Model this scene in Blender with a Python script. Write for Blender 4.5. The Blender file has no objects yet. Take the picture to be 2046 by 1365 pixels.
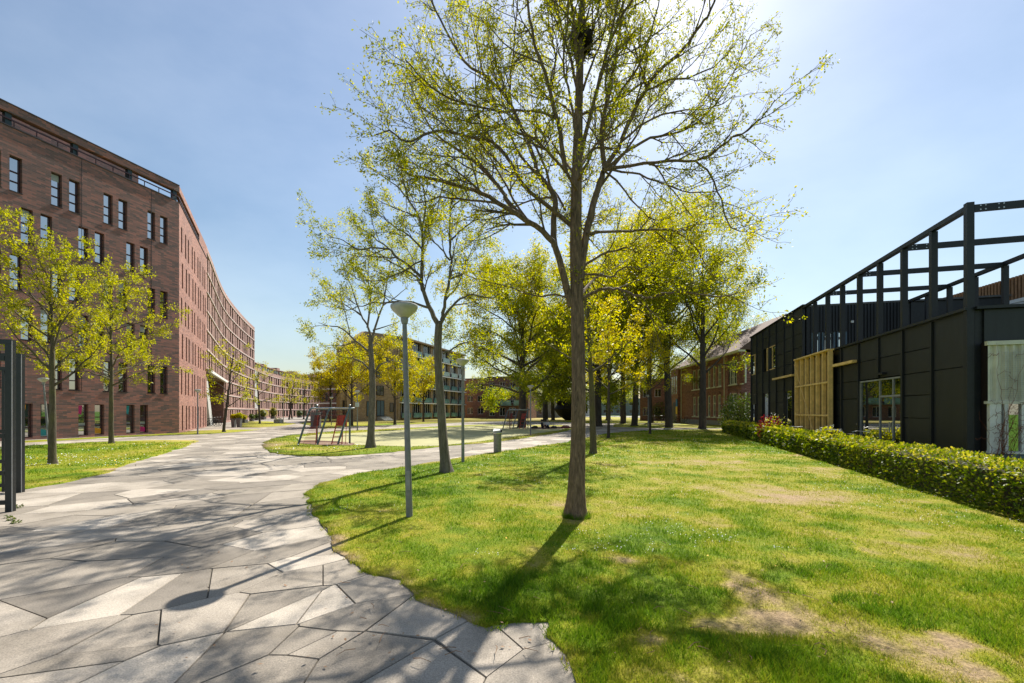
import bpy, bmesh, math, random
import numpy as np
from mathutils import Vector, Matrix, geometry

S = bpy.context.scene
COL = S.collection
R = math.radians

# ------------------------------------------------------------------ camera
FPX, CX, HY, EYE = 880.0, 1023.0, 822.0, 1.7      # focal length in photo pixels, optical axis, horizon row, eye height
cd = bpy.data.cameras.new('camera')
cd.sensor_width = 36.0
cd.sensor_fit = 'HORIZONTAL'
cd.lens = FPX / 2046.0 * 36.0
cd.shift_y = (HY - 682.5) / 2046.0
cd.clip_start = 0.05
cd.clip_end = 4000.0
cam = bpy.data.objects.new('camera', cd)
COL.objects.link(cam)
cam.location = (0, 0, EYE)
cam.rotation_euler = (R(90), 0, 0)
S.camera = cam

# ------------------------------------------------------------------ sky, sun, exposure
SUN_EL, SUN_AZ = R(45.8), math.atan2(0.366, 1.0)    # azimuth clockwise from +Y
world = bpy.data.worlds.new('World')
S.world = world
world.use_nodes = True
wn = world.node_tree
wn.nodes.clear()
sky = wn.nodes.new('ShaderNodeTexSky')
sky.sky_type = 'NISHITA'
sky.sun_disc = False
sky.sun_elevation = SUN_EL
sky.sun_rotation = SUN_AZ
sky.altitude = 0
sky.air_density = 1.6
sky.dust_density = 0.75
sky.ozone_density = 6.0
bg = wn.nodes.new('ShaderNodeBackground')
bg.inputs['Strength'].default_value = 0.058
wo = wn.nodes.new('ShaderNodeOutputWorld')
# pale cirrus-like noise added to the sky colour, whitening it and lifting fill light
wtc = wn.nodes.new('ShaderNodeTexCoord')
wmp = wn.nodes.new('ShaderNodeMapping')
wmp.inputs['Scale'].default_value = (1.0, 1.7, 2.6)
wmp.inputs['Rotation'].default_value = (0.2, 0.3, 0.9)
wnz = wn.nodes.new('ShaderNodeTexNoise')
wnz.inputs['Scale'].default_value = 1.5
wnz.inputs['Detail'].default_value = 7.0
wnz.inputs['Roughness'].default_value = 0.55
wrp = wn.nodes.new('ShaderNodeValToRGB')
wrp.color_ramp.elements[0].position, wrp.color_ramp.elements[0].color = 0.32, (0.55, 0.52, 0.47, 1)
wrp.color_ramp.elements[1].position, wrp.color_ramp.elements[1].color = 0.75, (2.3, 2.18, 1.95, 1)
wad = wn.nodes.new('ShaderNodeMix')
wad.data_type, wad.blend_type = 'RGBA', 'ADD'
wad.inputs[0].default_value = 1.0
wn.links.new(wtc.outputs['Generated'], wmp.inputs['Vector'])
wn.links.new(wmp.outputs[0], wnz.inputs['Vector'])
wn.links.new(wnz.outputs['Fac'], wrp.inputs[0])
wn.links.new(sky.outputs[0], wad.inputs[6])
wn.links.new(wrp.outputs[0], wad.inputs[7])
wn.links.new(wad.outputs[2], bg.inputs['Color'])
wn.links.new(bg.outputs[0], wo.inputs['Surface'])
sd = bpy.data.lights.new('sun', 'SUN')
sd.energy = 4.5
sd.angle = R(0.53)
sd.color = (1.0, 0.94, 0.84)
sun = bpy.data.objects.new('sun', sd)
COL.objects.link(sun)
sdir = Vector((math.sin(SUN_AZ) * math.cos(SUN_EL), math.cos(SUN_AZ) * math.cos(SUN_EL), math.sin(SUN_EL)))
sun.rotation_euler = sdir.to_track_quat('Z', 'Y').to_euler()
sun.location = (10, 20, 40)
vs = S.view_settings
vs.view_transform = 'Standard'
vs.look = 'None'
vs.gamma = 1.0
vs.use_curve_mapping = False
vs.exposure = 0.95
S.cycles.max_bounces = 8
S.cycles.transparent_max_bounces = 8
S.cycles.caustics_reflective = False
S.cycles.caustics_refractive = False

# ------------------------------------------------------------------ helpers
def gp(px, py, z=0.0):
    """ground point (height z) seen at a photo pixel"""
    Y = FPX * (EYE - z) / (py - HY)
    return Vector(((px - CX) / FPX * Y, Y, z))

def at(px, py, Y):
    """point at distance Y seen at a photo pixel"""
    return Vector(((px - CX) / FPX * Y, Y, EYE - (py - HY) / FPX * Y))

def link(o, parent=None):
    COL.objects.link(o)
    if parent is not None:
        o.parent = parent
    return o

def tag(o, label=None, cat=None, group=None, kind=None):
    if label: o['label'] = label
    if cat: o['category'] = cat
    if group: o['group'] = group
    if kind: o['kind'] = kind
    return o

def empty(name, loc, rz=0.0):
    o = bpy.data.objects.new(name, None)
    o.empty_display_size = 0.2
    o.location = loc
    o.rotation_euler = (0, 0, rz)
    return link(o)

def wmat(o):
    m = o.matrix_basis.copy()
    while o.parent is not None:
        o = o.parent
        m = o.matrix_basis @ m
    return m

def inst(name, mesh, parent, loc, rz=0.0, scale=None):
    o = bpy.data.objects.new(name, mesh)
    o.location = loc
    o.rotation_euler = (0, 0, rz)
    if scale: o.scale = scale
    return link(o, parent)

def copy_tree(o, parent=None):
    c = o.copy()
    COL.objects.link(c)
    c.parent = parent
    for ch in list(o.children):
        copy_tree(ch, c)
    return c

def seat_on(P0, P1):
    d = (P1 - P0)
    return math.atan2(d.y, d.x), math.hypot(d.x, d.y)

class MB:
    """collects boxes, beams, tubes, prisms; build() makes ONE mesh object"""
    def __init__(s):
        s.v, s.f, s.m, s.mi = [], [], [], 0
        s.P, s.c, s.sn = None, 1, 0
    def frame(s, P=None, th=0.0):
        s.P, s.c, s.sn = P, math.cos(th), math.sin(th)
        return s
    def add(s, pts, faces):
        i = len(s.v)
        if s.P is None:
            s.v += [tuple(p) for p in pts]
        else:
            P, c, n = s.P, s.c, s.sn
            s.v += [(P[0] + c * p[0] - n * p[1], P[1] + n * p[0] + c * p[1], P[2] + p[2]) for p in pts]
        s.f += [tuple(i + k for k in f) for f in faces]
        s.m += [s.mi] * len(faces)
    def box(s, x0, x1, y0, y1, z0, z1):
        s.add([(x0, y0, z0), (x1, y0, z0), (x1, y1, z0), (x0, y1, z0), (x0, y0, z1), (x1, y0, z1), (x1, y1, z1), (x0, y1, z1)],
              [(0, 3, 2, 1), (4, 5, 6, 7), (0, 1, 5, 4), (1, 2, 6, 5), (2, 3, 7, 6), (3, 0, 4, 7)])
        return s
    def beam(s, a, b, w, h, up=(0, 0, 1)):
        a, b = Vector(a), Vector(b)
        d = (b - a).normalized()
        u = Vector(up)
        if abs(d.dot(u)) > 0.98: u = Vector((0, 1, 0))
        x = d.cross(u).normalized()
        y = x.cross(d).normalized()
        x *= w / 2; y *= h / 2
        s.add([a - x - y, a + x - y, a + x + y, a - x + y, b - x - y, b + x - y, b + x + y, b - x + y],
              [(0, 1, 2, 3), (4, 7, 6, 5), (0, 4, 5, 1), (1, 5, 6, 2), (2, 6, 7, 3), (3, 7, 4, 0)])
        return s
    def tube(s, pts, rad, n=8, cap=True):
        pts = [Vector(p) for p in pts]
        if not hasattr(rad, '__len__'): rad = [rad] * len(pts)
        V, F = [], []
        k = len(pts)
        ref = Vector((0.31, 0.21, 0.93))
        for i in range(k):
            d = (pts[min(i + 1, k - 1)] - pts[max(i - 1, 0)])
            if d.length < 1e-9: d = Vector((0, 0, 1))
            d.normalize()
            if abs(d.dot(ref)) > 0.95: ref = Vector((0.9, 0.3, -0.3))
            x = d.cross(ref).normalized()
            y = d.cross(x)
            ref = y.cross(d) if False else ref
            for j in range(n):
                a = 2 * math.pi * j / n
                V.append(pts[i] + (x * math.cos(a) + y * math.sin(a)) * rad[i])
        for i in range(k - 1):
            for j in range(n):
                j2 = (j + 1) % n
                F.append((i * n + j, i * n + j2, (i + 1) * n + j2, (i + 1) * n + j))
        if cap:
            F.append(tuple(range(n - 1, -1, -1)))
            F.append(tuple((k - 1) * n + j for j in range(n)))
        s.add(V, F)
        return s
    def prism(s, poly, z0, z1):
        n = len(poly)
        V = [(p[0], p[1], z0) for p in poly] + [(p[0], p[1], z1) for p in poly]
        F = [tuple(range(n - 1, -1, -1)), tuple(range(n, 2 * n))]
        F += [(i, (i + 1) % n, n + (i + 1) % n, n + i) for i in range(n)]
        s.add(V, F)
        return s
    def wallpoly(s, poly, y0, y1):
        """polygon in (x,z), extruded in y"""
        n = len(poly)
        V = [(p[0], y0, p[1]) for p in poly] + [(p[0], y1, p[1]) for p in poly]
        F = [tuple(range(n)), tuple(range(2 * n - 1, n - 1, -1))]
        F += [(i, n + i, n + (i + 1) % n, (i + 1) % n) for i in range(n)]
        s.add(V, F)
        return s
    def lathe(s, prof, c=(0, 0, 0), n=20):
        V, F = [], []
        for r, z in prof:
            for j in range(n):
                a = 2 * math.pi * j / n
                V.append((c[0] + r * math.cos(a), c[1] + r * math.sin(a), c[2] + z))
        for i in range(len(prof) - 1):
            for j in range(n):
                j2 = (j + 1) % n
                F.append((i * n + j, i * n + j2, (i + 1) * n + j2, (i + 1) * n + j))
        F.append(tuple(range(n - 1, -1, -1)))
        F.append(tuple((len(prof) - 1) * n + j for j in range(n)))
        s.add(V, F)
        return s
    def mesh(s, name, mats, smooth=False):
        me = bpy.data.meshes.new(name)
        me.from_pydata(s.v, [], s.f)
        for m in (mats if isinstance(mats, (list, tuple)) else [mats]):
            me.materials.append(m)
        if any(s.m): me.polygons.foreach_set('material_index', s.m)
        if smooth:
            me.polygons.foreach_set('use_smooth', [True] * len(me.polygons))
            try: me.set_sharp_from_angle(angle=R(40))
            except Exception: pass
        me.update()
        return me
    def build(s, name, mats, parent=None, loc=None, rz=0.0, smooth=False):
        """loc given: vertices are local to (loc, rz) in the parent's space; loc None: vertices are world points"""
        if loc is None and parent is not None:
            inv = wmat(parent).inverted()
            s.v = [tuple(inv @ Vector(p)) for p in s.v]
        me = s.mesh(name, mats, smooth)
        o = bpy.data.objects.new(name, me)
        if loc is not None:
            o.location = loc
            o.rotation_euler = (0, 0, rz)
        return link(o, parent)

def quads_mesh(name, V, mat, tone=None, tri=False):
    """V: (N,4,3) or (N,3,3) array -> one mesh of N separate faces with a per-face tone"""
    N, k = V.shape[0], V.shape[1]
    me = bpy.data.meshes.new(name)
    me.vertices.add(N * k)
    me.vertices.foreach_set('co', np.ascontiguousarray(V.reshape(-1), dtype=np.float32))
    me.loops.add(N * k)
    me.loops.foreach_set('vertex_index', np.arange(N * k, dtype=np.int32))
    me.polygons.add(N)
    me.polygons.foreach_set('loop_start', np.arange(0, N * k, k, dtype=np.int32))
    me.polygons.foreach_set('loop_total', np.full(N, k, dtype=np.int32))
    me.materials.append(mat)
    if tone is not None:
        a = me.attributes.new('tone', 'FLOAT', 'FACE')
        a.data.foreach_set('value', np.ascontiguousarray(tone, dtype=np.float32))
    me.update(calc_edges=True)
    return me

def vnoise(x, y, seed=0):
    """smooth value noise 0..1, vectorised"""
    x = np.asarray(x, dtype=np.float64); y = np.asarray(y, dtype=np.float64)
    xi = np.floor(x).astype(np.int64); yi = np.floor(y).astype(np.int64)
    fx = x - xi; fy = y - yi
    fx = fx * fx * (3 - 2 * fx); fy = fy * fy * (3 - 2 * fy)
    def h(a, b):
        n = (a * 374761393 + b * 668265263 + seed * 1274126177) & 0xffffffff
        n = ((n ^ (n >> 13)) * 1274126177) & 0xffffffff
        n = n ^ (n >> 16)
        return (n & 0xffff) / 65535.0
    return (h(xi, yi) * (1 - fx) + h(xi + 1, yi) * fx) * (1 - fy) + (h(xi, yi + 1) * (1 - fx) + h(xi + 1, yi + 1) * fx) * fy

def fnoise(x, y, seed=0, octv=4):
    x = np.asarray(x, dtype=np.float64); y = np.asarray(y, dtype=np.float64)
    t, a, w = 0, 1.0, 0
    for o in range(octv):
        t = t + a * vnoise(x * 2 ** o, y * 2 ** o, seed + o * 17)
        w += a; a *= 0.55
    return t / w

def in_poly(x, y, poly):
    x = np.asarray(x); y = np.asarray(y)
    c = np.zeros(x.shape, dtype=bool)
    n = len(poly)
    for i in range(n):
        x0, y0 = poly[i][0], poly[i][1]; x1, y1 = poly[(i + 1) % n][0], poly[(i + 1) % n][1]
        if y0 == y1: continue
        c ^= ((y0 > y) != (y1 > y)) & (x < (x1 - x0) * (y - y0) / (y1 - y0) + x0)
    return c

# ------------------------------------------------------------------ materials
def mat(name):
    m = bpy.data.materials.new(name)
    m.use_nodes = True
    nt = m.node_tree
    return m, nt, nt.nodes['Principled BSDF']

def node(nt, typ, **kw):
    n = nt.nodes.new(typ)
    for k, v in kw.items():
        if k in n.inputs: n.inputs[k].default_value = v
        else: setattr(n, k, v)
    return n

def ramp(nt, stops, interp='LINEAR'):
    n = nt.nodes.new('ShaderNodeValToRGB')
    n.color_ramp.interpolation = interp
    e = n.color_ramp.elements
    while len(e) < len(stops): e.new(0.5)
    for k, (p, c) in enumerate(stops):
        e[k].position = p
        e[k].color = (c[0], c[1], c[2], 1)
    return n

def bump(nt, src, b, strength=0.3, dist=0.02):
    n = nt.nodes.new('ShaderNodeBump')
    n.inputs['Strength'].default_value = strength
    n.inputs['Distance'].default_value = dist
    nt.links.new(src, n.inputs['Height'])
    nt.links.new(n.outputs[0], b.inputs['Normal'])

def plain(name, col, rough=0.6, metal=0.0, var=0.25, scale=6.0, bmp=0.0, spec=0.5, coord='Object'):
    m, nt, b = mat(name)
    tc = node(nt, 'ShaderNodeTexCoord')
    nz = node(nt, 'ShaderNodeTexNoise', Scale=scale, Detail=6.0, Roughness=0.65)
    nt.links.new(tc.outputs[coord], nz.inputs['Vector'])
    lo = [c * (1 - var) for c in col]; hi = [min(1, c * (1 + var)) for c in col]
    r = ramp(nt, [(0.3, lo), (0.7, hi)])
    nt.links.new(nz.outputs['Fac'], r.inputs[0])
    nt.links.new(r.outputs[0], b.inputs['Base Color'])
    b.inputs['Roughness'].default_value = rough
    b.inputs['Metallic'].default_value = metal
    b.inputs['Specular IOR Level'].default_value = spec
    if bmp: bump(nt, nz.outputs['Fac'], b, bmp, 0.01)
    return m

def glass(name, col=(0.015, 0.02, 0.025), ior=1.9, rough=0.02, mirror=0.0):
    m, nt, b = mat(name)
    tc = node(nt, 'ShaderNodeTexCoord')
    nz = node(nt, 'ShaderNodeTexNoise', Scale=0.9, Detail=2.0)
    nt.links.new(tc.outputs['Object'], nz.inputs['Vector'])
    r = ramp(nt, [(0.3, [c * 0.6 for c in col]), (0.7, [c * 1.5 for c in col])])
    nt.links.new(nz.outputs['Fac'], r.inputs[0])
    nt.links.new(r.outputs[0], b.inputs['Base Color'])
    b.inputs['Roughness'].default_value = rough
    b.inputs['IOR'].default_value = ior
    bump(nt, nz.outputs['Fac'], b, 0.04, 0.02)
    if mirror:      # coated pane: a share of plain mirror reflection over the dark room behind
        gl = node(nt, 'ShaderNodeBsdfGlossy', Roughness=rough)
        gl.inputs['Color'].default_value = (0.92, 0.95, 0.95, 1)
        ms = node(nt, 'ShaderNodeMixShader'); ms.inputs[0].default_value = mirror
        nt.links.new(b.outputs[0], ms.inputs[1]); nt.links.new(gl.outputs[0], ms.inputs[2])
        nt.links.new(ms.outputs[0], nt.nodes['Material Output'].inputs['Surface'])
    return m

def brick(name, c1, c2, c3, mortar, scale=1.0):
    """running bond on the local X-Z plane, with colour per brick and streaky weathering"""
    m, nt, b = mat(name)
    tc = node(nt, 'ShaderNodeTexCoord')
    sp = node(nt, 'ShaderNodeSeparateXYZ')
    nt.links.new(tc.outputs['Object'], sp.inputs[0])
    ad = node(nt, 'ShaderNodeMath', operation='ADD')
    nt.links.new(sp.outputs['X'], ad.inputs[0]); nt.links.new(sp.outputs['Y'], ad.inputs[1])
    cb = node(nt, 'ShaderNodeCombineXYZ')
    nt.links.new(ad.outputs[0], cb.inputs['X']); nt.links.new(sp.outputs['Z'], cb.inputs['Y'])
    bt = node(nt, 'ShaderNodeTexBrick', Scale=scale)
    bt.inputs['Brick Width'].default_value = 0.42
    bt.inputs['Row Height'].default_value = 0.10
    bt.inputs['Mortar Size'].default_value = 0.009
    bt.inputs['Mortar Smooth'].default_value = 0.2
    bt.inputs['Color1'].default_value = (0, 0, 0, 1)
    bt.inputs['Color2'].default_value = (1, 1, 1, 1)
    bt.inputs['Mortar'].default_value = (0.5, 0.5, 0.5, 1)
    nt.links.new(cb.outputs[0], bt.inputs['Vector'])
    mp = node(nt, 'ShaderNodeMapping')
    mp.inputs['Scale'].default_value = (1.2, 7.0, 1.0)
    nt.links.new(cb.outputs[0], mp.inputs['Vector'])
    nz = node(nt, 'ShaderNodeTexNoise', Scale=1.0, Detail=7.0, Roughness=0.7)
    nt.links.new(mp.outputs[0], nz.inputs['Vector'])
    big = node(nt, 'ShaderNodeTexNoise', Scale=0.22, Detail=4.0)
    nt.links.new(cb.outputs[0], big.inputs['Vector'])
    mx = node(nt, 'ShaderNodeMix', data_type='FLOAT')
    mx.inputs[0].default_value = 0.5
    nt.links.new(bt.outputs['Color'], mx.inputs[2]); nt.links.new(nz.outputs['Fac'], mx.inputs[3])
    r = ramp(nt, [(0.25, c1), (0.5, c2), (0.74, c3)])
    nt.links.new(mx.outputs[0], r.inputs[0])
    r2 = ramp(nt, [(0.3, (0.82, 0.82, 0.84)), (0.7, (1.12, 1.08, 1.06))])
    nt.links.new(big.outputs['Fac'], r2.inputs[0])
    mul = node(nt, 'ShaderNodeMix', data_type='RGBA', blend_type='MULTIPLY')
    mul.inputs[0].default_value = 1.0
    nt.links.new(r.outputs[0], mul.inputs[6]); nt.links.new(r2.outputs[0], mul.inputs[7])
    mm = node(nt, 'ShaderNodeMix', data_type='RGBA')
    mm.inputs[7].default_value = (*mortar, 1)
    nt.links.new(bt.outputs['Fac'], mm.inputs[0]); nt.links.new(mul.outputs[2], mm.inputs[6])
    nt.links.new(mm.outputs[2], b.inputs['Base Color'])
    b.inputs['Roughness'].default_value = 0.85
    inv = node(nt, 'ShaderNodeMath', operation='SUBTRACT')
    inv.inputs[0].default_value = 1.0
    nt.links.new(bt.outputs['Fac'], inv.inputs[1])
    bump(nt, inv.outputs[0], b, 0.5, 0.008)
    return m

def leafmat(name, c_dark, c_mid, c_light, trans=0.55, tcol=None):
    """thin leaf: diffuse + translucent, tone per leaf"""
    m, nt, b = mat(name)
    at_ = node(nt, 'ShaderNodeAttribute', attribute_name='tone')
    oi = node(nt, 'ShaderNodeObjectInfo')
    sc = node(nt, 'ShaderNodeMath', operation='MULTIPLY_ADD')
    sc.inputs[1].default_value = 0.16; sc.inputs[2].default_value = -0.08
    nt.links.new(oi.outputs['Random'], sc.inputs[0])
    ad = node(nt, 'ShaderNodeMath', operation='ADD')
    nt.links.new(at_.outputs['Fac'], ad.inputs[0]); nt.links.new(sc.outputs[0], ad.inputs[1])
    r = ramp(nt, [(0.0, c_dark), (0.5, c_mid), (1.0, c_light)])
    nt.links.new(ad.outputs[0], r.inputs[0])
    nt.links.new(r.outputs[0], b.inputs['Base Color'])
    b.inputs['Roughness'].default_value = 0.5
    b.inputs['Specular IOR Level'].default_value = 0.3
    tr = node(nt, 'ShaderNodeBsdfTranslucent')
    hs = node(nt, 'ShaderNodeHueSaturation', Saturation=1.15, Value=1.35)
    nt.links.new(r.outputs[0], hs.inputs['Color'])
    nt.links.new(hs.outputs[0], tr.inputs['Color'])
    ms = node(nt, 'ShaderNodeMixShader')
    ms.inputs[0].default_value = trans
    nt.links.new(b.outputs[0], ms.inputs[1]); nt.links.new(tr.outputs[0], ms.inputs[2])
    nt.links.new(ms.outputs[0], nt.nodes['Material Output'].inputs['Surface'])
    return m

def barkmat(name, lo, hi, sx=9.0, sz=1.4, strength=0.9, moss=None):
    m, nt, b = mat(name)
    tc = node(nt, 'ShaderNodeTexCoord')
    mp = node(nt, 'ShaderNodeMapping')
    mp.inputs['Scale'].default_value = (sx, sx, sz)
    nt.links.new(tc.outputs['Object'], mp.inputs['Vector'])
    nz = node(nt, 'ShaderNodeTexNoise', Scale=2.2, Detail=8.0, Roughness=0.68, Distortion=0.6)
    nt.links.new(mp.outputs[0], nz.inputs['Vector'])
    r = ramp(nt, [(0.3, lo), (0.55, [(a + c) / 2 for a, c in zip(lo, hi)]), (0.75, hi)])
    nt.links.new(nz.outputs['Fac'], r.inputs[0])
    last = r.outputs[0]
    if moss:
        n2 = node(nt, 'ShaderNodeTexNoise', Scale=1.3, Detail=5.0)
        nt.links.new(tc.outputs['Object'], n2.inputs['Vector'])
        rr = ramp(nt, [(0.45, (0, 0, 0)), (0.7, (0.75, 0.75, 0.75))])
        nt.links.new(n2.outputs['Fac'], rr.inputs[0])
        mm = node(nt, 'ShaderNodeMix', data_type='RGBA')
        mm.inputs[7].default_value = (*moss, 1)
        nt.links.new(rr.outputs[0], mm.inputs[0]); nt.links.new(last, mm.inputs[6])
        last = mm.outputs[2]
    nt.links.new(last, b.inputs['Base Color'])
    b.inputs['Roughness'].default_value = 0.9
    bump(nt, nz.outputs['Fac'], b, strength, 0.03)
    return m

M = {}
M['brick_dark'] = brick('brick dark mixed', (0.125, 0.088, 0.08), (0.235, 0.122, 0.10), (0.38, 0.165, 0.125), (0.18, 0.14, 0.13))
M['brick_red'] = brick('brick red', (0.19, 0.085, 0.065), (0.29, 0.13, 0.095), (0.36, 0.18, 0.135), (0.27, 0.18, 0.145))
M['brick_pink'] = brick('brick pink', (0.25, 0.145, 0.12), (0.36, 0.215, 0.175), (0.44, 0.28, 0.235), (0.33, 0.24, 0.205))
M['brick_tan'] = brick('brick tan', (0.26, 0.18, 0.10), (0.35, 0.245, 0.14), (0.42, 0.31, 0.19), (0.34, 0.25, 0.16))
M['brick_brown'] = brick('brick brown', (0.13, 0.065, 0.05), (0.20, 0.10, 0.075), (0.26, 0.13, 0.10), (0.18, 0.13, 0.11))
M['brick_school'] = brick('brick school', (0.18, 0.075, 0.058), (0.28, 0.115, 0.088), (0.35, 0.16, 0.125), (0.26, 0.17, 0.14))
M['glass'] = glass('window glass', (0.012, 0.02, 0.03), 1.7, 0.02, 0.5)
M['glass_far'] = glass('far glass', (0.01, 0.013, 0.016), 1.6, 0.05)
M['glass_green'] = glass('green balustrade glass', (0.14, 0.26, 0.25), 1.6, 0.15)
M['glass_entry'] = glass('entrance glass', (0.05, 0.10, 0.11), 1.8, 0.05)
M['glass_door'] = glass('facade glass', (0.012, 0.016, 0.014), 1.7, 0.01, 0.55)
M['frame_dark'] = plain('dark window frame', (0.02, 0.012, 0.011), 0.5)
M['frame_red'] = plain('wine red window frame', (0.05, 0.014, 0.014), 0.5)
M['cream'] = plain('cream paint', (0.78, 0.77, 0.60), 0.5, var=0.12)
M['white'] = plain('white paint', (0.72, 0.73, 0.70), 0.5, var=0.12)
M['concrete'] = plain('concrete', (0.42, 0.42, 0.40), 0.8, var=0.18, scale=2.0)
M['band'] = plain('facade band', (0.50, 0.44, 0.40), 0.8, var=0.15)
M['steel_teal'] = plain('dark teal steel', (0.012, 0.03, 0.035), 0.45)
M['steel_dark'] = plain('anthracite steel', (0.008, 0.011, 0.013), 0.4, var=0.35, scale=14)
M['lamp_grey'] = plain('grey lamp post', (0.19, 0.195, 0.20), 0.5, 0.0, var=0.2, scale=9)
M['lamp_shade'] = plain('opal lamp shade', (0.44, 0.44, 0.41), 0.35, var=0.22, scale=7)
M['lamp_cap'] = plain('lamp cap', (0.25, 0.26, 0.26), 0.5)
M['play_steel'] = plain('painted play steel', (0.11, 0.15, 0.16), 0.4, 0.2)
M['play_red'] = plain('red play paint', (0.42, 0.045, 0.025), 0.5)
M['play_maroon'] = plain('maroon net panel', (0.13, 0.03, 0.03), 0.7)
M['galv'] = plain('galvanised steel', (0.45, 0.46, 0.46), 0.35, 0.7, var=0.3)
M['bin_body'] = plain('bin body', (0.20, 0.20, 0.17), 0.55, 0.1, var=0.3, scale=9)
M['planter'] = plain('grey planter', (0.12, 0.12, 0.12), 0.7)
M['timber'] = plain('larch timber', (0.78, 0.53, 0.20), 0.6, var=0.22, scale=4)
M['timber_back_shaded'] = plain('shaded larch backing', (0.17, 0.115, 0.045), 0.7, var=0.3)  # the shade behind the lattice is put into this darker larch colour
M['slat_brown'] = plain('brown slats', (0.24, 0.13, 0.06), 0.7, var=0.35)
M['blue_panel'] = plain('grey blue panel', (0.07, 0.12, 0.16), 0.5)
M['roof_tile'] = plain('roof tiles', (0.13, 0.08, 0.065), 0.85, var=0.35, scale=3, bmp=0.4)
M['roof_grey'] = plain('grey roofing', (0.09, 0.09, 0.09), 0.9)
M['bitumen'] = plain('terrace floor', (0.10, 0.10, 0.10), 0.9)
M['corrugated'] = plain('pale green steel', (0.60, 0.59, 0.49), 0.5, var=0.16, scale=3)
M['rust'] = plain('rusty steel', (0.16, 0.05, 0.02), 0.8)
M['rock'] = plain('black sculpture', (0.012, 0.011, 0.011), 0.7, var=0.5, scale=1.5, bmp=0.5)
M['rubber'] = plain('black rubber', (0.01, 0.01, 0.01), 0.7)
M['soil'] = plain('bare soil', (0.20, 0.12, 0.075), 0.95, var=0.3, scale=2.0)
M['blue'] = plain('banner blue', (0.02, 0.16, 0.45), 0.6, var=0.05)
M['yellow'] = plain('banner yellow', (0.75, 0.47, 0.02), 0.6, var=0.05)
M['magenta'] = plain('magenta film', (0.55, 0.02, 0.20), 0.5, var=0.05)
M['amber'] = plain('amber film', (0.75, 0.36, 0.02), 0.5, var=0.05)
M['teal_film'] = plain('teal film', (0.02, 0.32, 0.36), 0.5, var=0.05)
M['blind'] = plain('pale blind', (0.38, 0.42, 0.40), 0.7, var=0.1)
M['nest'] = plain('nest twigs', (0.025, 0.017, 0.012), 0.95, var=0.5, scale=20)
M['grey_wall'] = plain('grey render', (0.22, 0.24, 0.24), 0.8)
M['pale_wall'] = plain('pale render', (0.50, 0.55, 0.55), 0.8)
M['stone_kerb'] = plain('stone base', (0.32, 0.31, 0.29), 0.85)

# black cladding felt: fine granular relief
def cladmat():
    m, nt, b = mat('black cladding felt')
    tc = node(nt, 'ShaderNodeTexCoord')
    nz = node(nt, 'ShaderNodeTexNoise', Scale=90.0, Detail=4.0, Roughness=0.8)
    n2 = node(nt, 'ShaderNodeTexNoise', Scale=1.6, Detail=5.0)
    mp = node(nt, 'ShaderNodeMapping')
    mp.inputs['Scale'].default_value = (3.0, 3.0, 0.5)
    nt.links.new(tc.outputs['Object'], nz.inputs['Vector'])
    nt.links.new(tc.outputs['Object'], mp.inputs['Vector']); nt.links.new(mp.outputs[0], n2.inputs['Vector'])
    r = ramp(nt, [(0.35, (0.004, 0.0055, 0.007)), (0.6, (0.014, 0.017, 0.020)), (0.8, (0.05, 0.055, 0.06))])
    nt.links.new(nz.outputs['Fac'], r.inputs[0])
    oi = node(nt, 'ShaderNodeObjectInfo')
    av = node(nt, 'ShaderNodeMath', operation='MULTIPLY_ADD'); av.inputs[1].default_value = 0.35; av.inputs[2].default_value = -0.17
    nt.links.new(oi.outputs['Random'], av.inputs[0])
    ad = node(nt, 'ShaderNodeMath', operation='ADD')
    nt.links.new(n2.outputs['Fac'], ad.inputs[0]); nt.links.new(av.outputs[0], ad.inputs[1])
    r2 = ramp(nt, [(0.25, (0.7, 0.7, 0.72)), (0.55, (1.15, 1.15, 1.15)), (0.8, (1.7, 1.68, 1.6))])
    nt.links.new(ad.outputs[0], r2.inputs[0])
    mul = node(nt, 'ShaderNodeMix', data_type='RGBA', blend_type='MULTIPLY')
    mul.inputs[0].default_value = 1.0
    nt.links.new(r.outputs[0], mul.inputs[6]); nt.links.new(r2.outputs[0], mul.inputs[7])
    nt.links.new(mul.outputs[2], b.inputs['Base Color'])
    b.inputs['Roughness'].default_value = 0.45
    bump(nt, nz.outputs['Fac'], b, 0.6, 0.006)
    return m
M['clad'] = cladmat()
M['clad_trim'] = plain('black trim', (0.008, 0.010, 0.013), 0.5, var=0.4, scale=10)

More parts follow.
